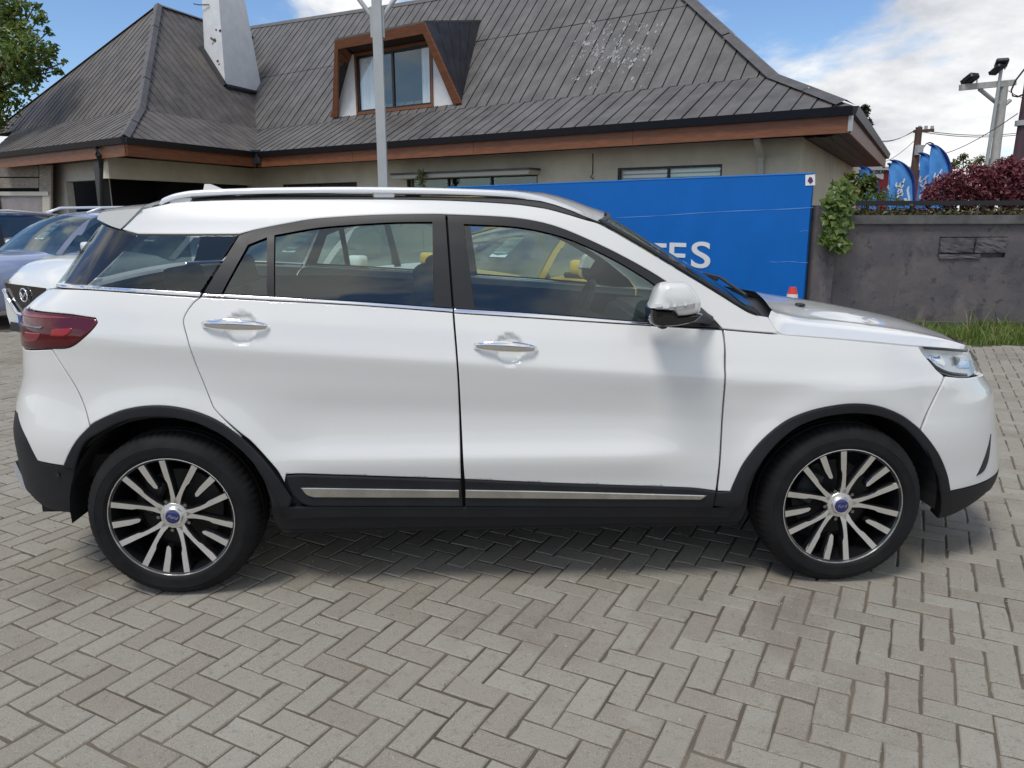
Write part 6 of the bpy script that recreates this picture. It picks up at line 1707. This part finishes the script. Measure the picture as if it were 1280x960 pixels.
def lampbox(px, py, w, h, tilt):
    c = un(px, py, 1, YF - .1); bm = bmesh.new(); bm_box(bm, (0, 0, 0), (w, .30, h), bevel=.03)
    for k in range(5): bm_box(bm, (-w * .4 + w * .2 * k, .17, 0), (.02, .05, h * .8))
    bmesh.ops.rotate(bm, verts=bm.verts, cent=(0, 0, 0), matrix=Euler((-.5, 0, tilt)).to_matrix()); bmesh.ops.translate(bm, verts=bm.verts, vec=Vector(c)); return from_bm('floodlight', bm, M['blackmetal'], mast)
lampbox(1213.5, 98, .28, .15, .3); lampbox(1252, 79, .28, .12, -.4); lampbox(1247.5, 86, .22, .11, .2)
for px in (1207, 1221): c = un(px, 103, 1, YF); taper('lamp_leg', [(c[0], YF, c[2] - .12), (c[0], YF, c[2] + .1)], [.02, .02], M['galv'], mast, 5)
# dark pole at the picture's right edge
YD = 13.0
d0, d1 = un(1270, 198, 1, YD), un(1279, 70, 1, YD); dx = d0[0]
dpole = tag(empty('wooden_pole', (dx, YD, 0)), 'dark purplish brown pole with a looped cable at the right edge, beside the floodlight mast', 'pole')
taper('pole', [(dx, YD, 0), (dx + .10, YD, d1[2] + 1.5)], [.12, .085], mat('purple_brown_pole', (.075, .040, .048), .6, var=.2, vscale=3), dpole)
loop_ = [un(x, y, 1, YD - .15) for x, y in ((1281, 86), (1270, 100), (1264, 113), (1266, 120), (1272, 121), (1279, 118))]
tube_obj('cable_loop', [tuple(p) for p in loop_], .018, M['blackmetal'], dpole, n=5)
zb9 = un(1272, 154, 1, YD)[2]; tube_obj('pole_band', [(dx + .03, YD, zb9 - .05), (dx + .03, YD, zb9 + .05)], .135, M['galv'], dpole, n=10)
# overhead wires
WL_ = ['upper of the two thin wires running right from the brown utility pole', 'lower of the two thin wires running right from the brown utility pole', 'thin wire from the brown utility pole down to the roof corner, lowest to the left', 'thin wire running right from the head of the floodlight mast', 'uppermost thin wire from the brown utility pole to the roof corner', 'steeply sagging wire from the brown utility pole down behind the flags', 'slanting wire from the dark pole at the right edge down to the flags']
for i, (pa, pb, ya, yb) in enumerate((((1147, 162), (1330, 156), YU, 24), ((1147, 164), (1330, 158.5), YU, 24), ((1143, 163), (1085, 172), YU, 30), ((1258, 112), (1330, 113), YF, 20), ((1146, 162), (1085, 171), YU, 30), ((1144, 175), (1085, 205), YU, 30), ((1272, 142), (1150, 196), YD, 26))):
    a, b = un(*pa, 1, ya), un(*pb, 1, yb); pts = []
    for t in np.linspace(0, 1, 9): p = a + (b - a) * t; p[2] -= .25 * 4 * t * (1 - t); pts.append(tuple(p))
    tag(tube_obj('overhead_wire', pts, .011, M['blackmetal'], None, n=4), WL_[i], 'wire', 'overhead wires on the right')
# conifer behind the roof corner
YT = 34.0
ct, cb = un(1084, 131, 1, YT), un(1082, 200, 1, YT)
con = tag(empty('conifer_tree', (ct[0], YT, 0)), 'dark conifer showing its tip behind the right corner of the roof', 'tree')
taper('trunk', [(ct[0], YT, 0), (ct[0], YT, ct[2])], [.25, .03], M['bark'], con)
lv = []
for i in range(200):
    t = random.random() ** .7; z = ct[2] - t * 6.0; r = .15 + 1.35 * t * (.6 + .4 * (i % 3) / 2); a = random.uniform(0, 6.28)
    for k in range(26):
        q = random.random(); lv.append(((ct[0] + r * q * math.cos(a) + random.gauss(0, .05), YT + r * q * math.sin(a) + random.gauss(0, .05), z - q * .18 * r + random.gauss(0, .05)), (math.cos(a) * .4, math.sin(a) * .4, .6)))
leaf_mesh('crown', lv, .22, M['needle'], con)
# leafy tree at the far left, in front of the wing's roof line
YL = 24.0
tree = tag(empty('leafy_tree', (un(10, 200, 1, YL)[0], YL, 0)), 'broad green leafy tree rising behind the left end of the roof', 'tree')
tb = un(-30, 150, 1, YL); tx0 = tb[0]
taper('trunk', [(tx0, YL, 0), (tx0 + .1, YL, 3.0), (tx0 + .1, YL, 6.5)], [.34, .26, .10], M['bark'], tree)
crown = []
for x, y, r in ((8, 20, 26), (28, 42, 22), (50, 22, 13), (40, 62, 24), (60, 72, 14), (15, 75, 30), (30, 100, 24), (72, 88, 8), (66, 60, 9), (5, 125, 26), (-25, 60, 45), (-30, 110, 40), (46, 90, 16), (24, 8, 16), (44, 6, 8), (-20, 10, 40), (80, 78, 5), (60, 40, 8), (10, 50, 26), (-5, 150, 20)):
    p = un(x, y, 1, YL + random.uniform(-1.5, 1.5)); r3 = np.linalg.norm(un(x + r, y, 1, YL) - un(x, y, 1, YL)); crown.append((p, r3 * .92))
    b0 = np.array([tx0 + .1, YL, 4.2 + random.random()]); taper('limb', [b0, (b0 + p) / 2 + np.array([0, 0, .2]), p], [.07, .045, .015], M['bark'], tree, 6)
lv = []
for c, r in crown:
    for _ in range(int(75 * (r / .25) ** 1.9)):
        d = Vector((random.gauss(0, 1), random.gauss(0, 1), random.gauss(0, 1))).normalized(); rr = r * (random.random() ** .45) * random.uniform(.75, 1.12)
        if math.sin(d.x * 7 + c[0] * 3) * math.sin(d.z * 8 + c[2] * 2) > .45: continue
        lv.append((Vector(c) + d * rr, d * .6 + Vector((0, -.3, .5))))
leaf_mesh('crown', lv, .19, M['leafg'], tree)
# thin scrub on the skyline between the flags and the mast
YB = 30.0
scrub = tag(empty('scrub_tree', (un(1225, 210, 1, YB)[0], YB, 0)), 'sparse thin leaved scrub on the skyline behind the maroon bush', 'tree')
lv = []
for x, y, r in ((1197, 203, 7), (1205, 196, 5), (1218, 205, 8), (1226, 199, 6), (1236, 204, 6), (1212, 208, 9), (1190, 207, 6), (1243, 206, 6), (1275, 196, 9), (1282, 188, 8), (1266, 200, 6)):
    p = un(x, y, 1, YB); r3 = np.linalg.norm(un(x + r, y, 1, YB) - p)
    for _ in range(90):
        d = Vector((random.gauss(0, 1), random.gauss(0, 1), random.gauss(0, 1))).normalized(); lv.append((Vector(p) + d * r3 * random.random() ** .5, d + Vector((0, 0, .4))))
    taper('stem', [(p[0] * .8 + .2 * un(1220, 230, 1, YB)[0], YB, 1.0), tuple(p)], [.04, .012], M['bark'], scrub, 5)
leaf_mesh('crown', lv, .13, M['shrub'], scrub)

# ================================================================== other parked cars
def make_car(name, label, loc, heading, paint, L=4.1, Wd=1.75, H=1.48, zh=.92, zb=.98, nose=.55, group='cars parked in a row behind the white car', rails=False, grille=True, mirror_m=None, badge=False, plate=False, paper=True):
    """a small car: x forward, built from plan sections; parts under one root"""
    root = tag(empty(name, loc, heading), label, 'car', group)
    def sub(nm, V, F, m, smooth=True, ang=38, par=None):
        me = bpy.data.meshes.new(nm); bm = bmesh.new(); vv = [bm.verts.new(tuple(map(float, p))) for p in V]
        for f in F:
            try: bm.faces.new([vv[i] for i in f])
            except ValueError: pass
        bmesh.ops.remove_doubles(bm, verts=bm.verts, dist=1e-5); bmesh.ops.recalc_face_normals(bm, faces=bm.faces); bm.to_mesh(me); bm.free(); me.materials.append(m)
        if smooth:
            me.polygons.foreach_set('use_smooth', np.ones(len(me.polygons), dtype=bool)); me.set_sharp_from_angle(angle=R_(ang))
        return link(nm, me, par or root)
    w = Wd / 2; xf, xr = L / 2, -L / 2
    xs = np.r_[xf - .0, xf - .02, xf - .06, xf - .13, xf - .25, xf - .45, np.linspace(xf - .7, xr + .7, 10), xr + .45, xr + .25, xr + .1, xr + .03, xr]
    rows = []
    xw1 = xf - 1.22                               # windscreen foot
    for x in xs:
        df, dr = xf - x, x - xr
        e = 1 - .30 * (1 - min(1, df / .75)) ** 2.2 - .20 * (1 - min(1, dr / .7)) ** 2.2
        hw = w * e
        zt = zb + .02 if x < xw1 else zb + (zh - zb) * min(1, (x - xw1) / .2) - .22 * sstep(.75, 1.25, (x - xw1)) * ((x - xw1) / 1.2) ** 2
        if df < .07: zt -= .10 * (1 - df / .07) ** 1.5
        zl = .24 + .06 * (1 - min(1, df / .4))
        cr = .05
        pr = [(hw * .90, zl), (hw * .985, zl + .12), (hw, zl + .34), (hw * .985, zt - .20), (hw * .955, zt - .09), (hw * .87, zt - .02), (hw * .66, zt + .018), (hw * .33, zt + cr * .8), (0, zt + cr)]
        rows.append([(x, y, z) for y, z in pr] + [(x, -y, z) for y, z in pr[:-1][::-1]])
    nc = len(rows[0]); V = [p for r in rows for p in r]; n = len(rows)
    F = [(i * nc + j, i * nc + j + 1, (i + 1) * nc + j + 1, (i + 1) * nc + j) for i in range(n - 1) for j in range(nc - 1)]
    F += [tuple(range(nc)), tuple(range((n - 1) * nc, n * nc))]
    sub('body', V, F, paint)
    # greenhouse
    x1, x2, x3, x4 = xf - 1.15, xf - 1.92, xr + .75, xr + .28
    zr = H; wb_, wr = w * .90, w * .66
    def gh(t, k): return None
    st = [(x1, zb - .02, wb_), (x1 + (x2 - x1) * .5, zb + (zr - zb) * .56, wb_ + (wr - wb_) * .52), (x2, zr - .05, wr), ((x2 + x3) / 2, zr - .0, wr), (x3, zr - .06, wr * .97), ((x3 + x4) / 2, zb + (zr - zb) * .52, wb_ + (wr - wb_) * .5), (x4, zb, wb_ * .95)]
    fine = catmull([s for s in st], n=5, dims=3)
    V = []; k = 9
    for x, z, hw in fine:
        bow = .10 if True else 0
        for t in np.linspace(1, -1, k): V.append((x + (.11 * (1 - t * t) if x > (x2 + x3) / 2 else -.07 * (1 - t * t)) * (1 - sstep(zr - .12, zr, z) * .5), hw * t, z + .04 * (1 - t * t) * sstep(zb + .2, zr, z)))
    m_ = len(fine)
    half = int(np.argmax([p[1] for p in fine]))
    ws_end = 10
    Fw = [(i * k + j, i * k + j + 1, (i + 1) * k + j + 1, (i + 1) * k + j) for i in range(0, ws_end - 1) for j in range(k - 1)]
    rt0, rt1 = ws_end - 1, 20
    Fr = [(i * k + j, i * k + j + 1, (i + 1) * k + j + 1, (i + 1) * k + j) for i in range(rt0, rt1) for j in range(k - 1)]
    Fb = [(i * k + j, i * k + j + 1, (i + 1) * k + j + 1, (i + 1) * k + j) for i in range(rt1, m_ - 1) for j in range(k - 1)]
    def used(F): 
        ids = sorted({i for f in F for i in f}); mp = {a: b for b, a in enumerate(ids)}; return [V[i] for i in ids], [tuple(mp[i] for i in f) for f in F]
    vw, fw_ = used(Fw); sub('windscreen', vw, fw_, M['carglass'])
    vr_, fr_ = used(Fr); sub('roof', vr_, fr_, paint)
    vb, fb = used(Fb); sub('rear_glass', vb, fb, M['carglass'])
    for sg in (1, -1):
        edge = [(x, sg * hw, z) for x, z, hw in fine]
        # painted pillars follow the windscreen edge, glass fills the side
        out = []
        sub('pillar', [q for x, y, z in edge for q in ((x, y + sg * .008, z), (x - .075 if x > (x2 + x3) / 2 else x + .10, y + sg * .008, z - (.075 if zb + .25 < z else .02)))], [(2 * i, 2 * i + 1, 2 * i + 3, 2 * i + 2) for i in range(len(edge) - 1)], paint)
        base = [(x, sg * (wb_ * .995), zb - .03) for x in (x1, x4)]
        sub('side_glass', [(x, y - sg * .002, z) for x, y, z in edge] + [base[1], base[0]], [tuple(range(len(edge))) + (len(edge), len(edge) + 1)], M['carglass'], smooth=False)
        for xp in (xf - 2.25,): sub('door_pillar', [(xp + .05, sg * (wb_ + .006), zb - .02), (xp - .05, sg * (wb_ + .006), zb - .02), (xp - .10, sg * (wr + .012), zr - .05), (xp - .01, sg * (wr + .012), zr - .05)], [(0, 1, 2, 3)], M['black'], smooth=False)
        bm = bmesh.new(); bm_box(bm, (xf - 1.50, sg * (w + .13), zb + .075), (.14, .20, .13), bevel=.05, seg=3)
        o = from_bm('door_mirror', bm, mirror_m or paint, None, smooth=True, angle=60); o.parent = root
        bm = bmesh.new(); bm_box(bm, (xf - 1.53, sg * (w + .06), zb - .0), (.13, .22, .05), bevel=.015); o2_ = from_bm('mirror_foot', bm, M['black'], None); o2_.parent = root
        # head lamp
        hx = xf - .32
        lamp_ = [(xf + .004, sg * w * .58, zh - .25), (xf - .055, sg * w * .775, zh - .22), (xf - .40, sg * w * .975, zh - .15), (xf - .37, sg * w * .975, zh - .24), (xf - .07, sg * w * .80, zh - .33), (xf + .004, sg * w * .60, zh - .32)]
        sub('headlight', [(x + .012, y + sg * .012, z) for x, y, z in lamp_], [(0, 1, 4, 5), (1, 2, 3, 4)], M['carlamp'], smooth=False)
        for xw in (xf - .86, xr + .78):
            bm = bmesh.new(); bmesh.ops.create_cone(bm, cap_ends=True, segments=32, radius1=.305, radius2=.305, depth=.20)
            bmesh.ops.bevel(bm, geom=[e for e in bm.edges if abs(e.verts[0].co.z - e.verts[1].co.z) < .01], offset=.03, segments=2, affect='EDGES')
            bmesh.ops.rotate(bm, verts=bm.verts, cent=(0, 0, 0), matrix=Matrix.Rotation(R_(90), 3, 'X')); bmesh.ops.translate(bm, verts=bm.verts, vec=(xw, sg * (w - .09), .305))
            o = from_bm('wheel', bm, M['tyre'], None, smooth=True, angle=40); o.parent = root
            bm = bmesh.new(); bmesh.ops.create_cone(bm, cap_ends=True, segments=20, radius1=.20, radius2=.19, depth=.02); bmesh.ops.rotate(bm, verts=bm.verts, cent=(0, 0, 0), matrix=Matrix.Rotation(R_(90), 3, 'X')); bmesh.ops.translate(bm, verts=bm.verts, vec=(xw, sg * (w + .012), .305))
            h = from_bm('rim', bm, M['alloy'], None); h.parent = o
    if grille:
        zc = zh - .36
        gp_ = [(-.56, zc + .12), (.56, zc + .12), (.46, zc - .06), (.22, zc - .18), (-.22, zc - .18), (-.46, zc - .06)]
        def nosex(y, z): return xf + .014 - (0 if abs(y) < .66 * w else .05)
        sub('grille', [(nosex(y * w * 1.05, z), y * w * 1.05, z) for y, z in gp_], [tuple(range(6))], M['gloss'], smooth=False)
        pts = [(nosex(y * w * 1.05, z) + .02, y * w * 1.05, z) for y, z in ((.54, zc + .05), (.43, zc - .065), (.23, zc - .19), (0, zc - .20), (-.23, zc - .19), (-.43, zc - .065), (-.54, zc + .05))]
        bm = bmesh.new(); bm_tube(bm, pts, .022, 8); o = from_bm('grille_chrome', bm, M['chrome'], None, smooth=True); o.parent = root
        sub('lower_intake', [(nosex(y * w, 0) - .0 + .008, y * w, z) for y, z in ((-.55, .36), (.55, .36), (.60, .26), (-.60, .26))], [(0, 1, 2, 3)], M['black'], smooth=False)
    if badge:
        zc = zh - .34; bx = xf + .035
        bm = bmesh.new(); bm_tube(bm, [(bx, .085 * math.cos(a), zc + .068 * math.sin(a)) for a in np.linspace(0, 2 * math.pi, 25)], .009, 6, cap=False)
        bm_tube(bm, [(bx, .080, zc + .025), (bx + .004, .05, zc + .022), (bx + .006, 0, zc - .028), (bx + .004, -.05, zc + .022), (bx, -.080, zc + .025)], [.006, .010, .012, .010, .006], 6)
        o = from_bm('badge', bm, M['chrome'], None, smooth=True); o.parent = root
    if plate:
        pz = .40
        pm = mat('blue_dealer_plate', (.01, .10, .42), .5); bm = bmesh.new(); bm_box(bm, (xf + .04, .02, pz), (.02, .42, .13)); o = from_bm('number_plate', bm, pm, None); o.parent = root
        bm = bmesh.new(); bm_box(bm, (xf + .052, .02, pz + .0), (.004, .10, .05)); o3 = from_bm('plate_mark', bm, M['white'], None); o3.parent = o
        bm = bmesh.new(); bm_box(bm, (xf + .052, .20, pz), (.004, .05, .12)); o3 = from_bm('plate_end', bm, mat('yellow_plate_end', (.55, .38, .05), .5), None); o3.parent = o
    if paper:
        def wsp(t, s): # a sheet behind the glass on the car's left half
            x = x1 + (x2 - x1) * s; z = zb + (zr - zb) * (s * 1.0); hw = wb_ + (wr - wb_) * s
            return (x + .11 * (1 - t * t) - .0 + .012, hw * t, z + .012)
        sh = sub('price_sheet', [wsp(.40, .30), wsp(.14, .30), wsp(.14, .70), wsp(.40, .70)], [(0, 1, 2, 3)], M['paper'], smooth=False)
        for q in (.36, .48, .60): sub('printed_band', [tuple(np.array(wsp(a, b)) + np.array([.004, 0, .004])) for a, b in ((.38, q), (.16, q), (.16, q + .035), (.38, q + .035))], [(0, 1, 2, 3)], M['inkgrey'], smooth=False, par=sh)
    if rails:
        for sg in (1, -1):
            bm = bmesh.new(); bm_tube(bm, [(x2 + .10, sg * wr * .93, zr + .0), (x2 - .12, sg * wr * .95, zr + .075), (-.4, sg * wr * .95, zr + .085), (x3 + .1, sg * wr * .93, zr + .0)], .020, 8); o = from_bm('roof_rail', bm, M['rail'], None, smooth=True); o.parent = root
    return root
M['carglass'] = glass('car_window', (.40, .48, .45), 2.4)
M['carlamp'] = mat('car_lamp', (.30, .33, .38), .12, .3, coat=1)
M['paper'] = mat('paper_sheet', (.62, .68, .70), .8); M['inkgrey'] = mat('printed_grey', (.20, .30, .36), .8)
bluegrey = mat('blue_grey_paint', (.30, .36, .52), .28, .25, .9)
whitec = mat('car_white_paint', (.74, .75, .73), .28, 0, .8)
yellowc = mat('car_yellow_paint', (.68, .43, .035), .3, 0, .8)
darkc = mat('car_dark_paint', (.03, .04, .06), .25, .3, .9)
navyc = mat('car_navy_paint', (.025, .05, .14), .25, .3, .9)
H0 = math.atan2(-.88, -.47)
def place(badge_px, badge_py, dist_y, heading, L, Wd=1.75):
    """put the middle of a car's nose on the line of sight through a traced point"""
    p = un(badge_px, badge_py, 1, dist_y); c, s = math.cos(heading), math.sin(heading)
    return (p[0] - c * L / 2, p[1] - s * L / 2, 0)
def at_point(px, py, local, heading):
    """stand a car so that the given point of it lies on the line of sight through a traced point"""
    p = un(px, py, 2, local[2]); c, s = math.cos(heading), math.sin(heading)
    return (p[0] - c * local[0] + s * local[1], p[1] - s * local[0] - c * local[1], 0)
def mirror_at(px, py, heading, L, Wd, zb): return at_point(px, py, (L / 2 - 1.50, Wd / 2 + .13, zb + .075), heading)
h1 = R_(-129)
make_car('parked_car', 'white hatchback with a black grille and winged badge, nose beside the large car\'s tail', at_point(29, 369, (2.1 + .04, 0, .68), h1), h1, whitec, L=4.2, H=1.52, zh=1.02, zb=1.05, badge=True, plate=True)
h2 = R_(-124)
make_car('parked_car', 'blue grey estate car with roof rails, behind the white hatchback at the left', mirror_at(110, 308, h2, 4.5, 1.80, .985), h2, bluegrey, L=4.5, Wd=1.80, H=1.52, zh=.95, zb=.985, rails=True, mirror_m=whitec)
make_car('parked_car', 'dark car at the far left edge, its roof just showing beside the blue grey one', mirror_at(-48, 302, h2, 4.3, 1.75, .96), h2, navyc, L=4.3, H=1.48, zh=.92, zb=.96, rails=True, mirror_m=darkc)
h4 = R_(-130); make_car('parked_car', 'white car seen through the large white car\'s rear door window', mirror_at(447, 327, h4, 4.0, 1.75, .97), h4, whitec, L=4.0, H=1.44, zh=.93, zb=.97)
h5 = R_(-134); make_car('parked_car', 'yellow car seen through the large white car\'s front door window', mirror_at(727, 334, h5, 3.5, 1.70, .98), h5, yellowc, L=3.5, Wd=1.70, H=1.42, zh=.95, zb=.98)
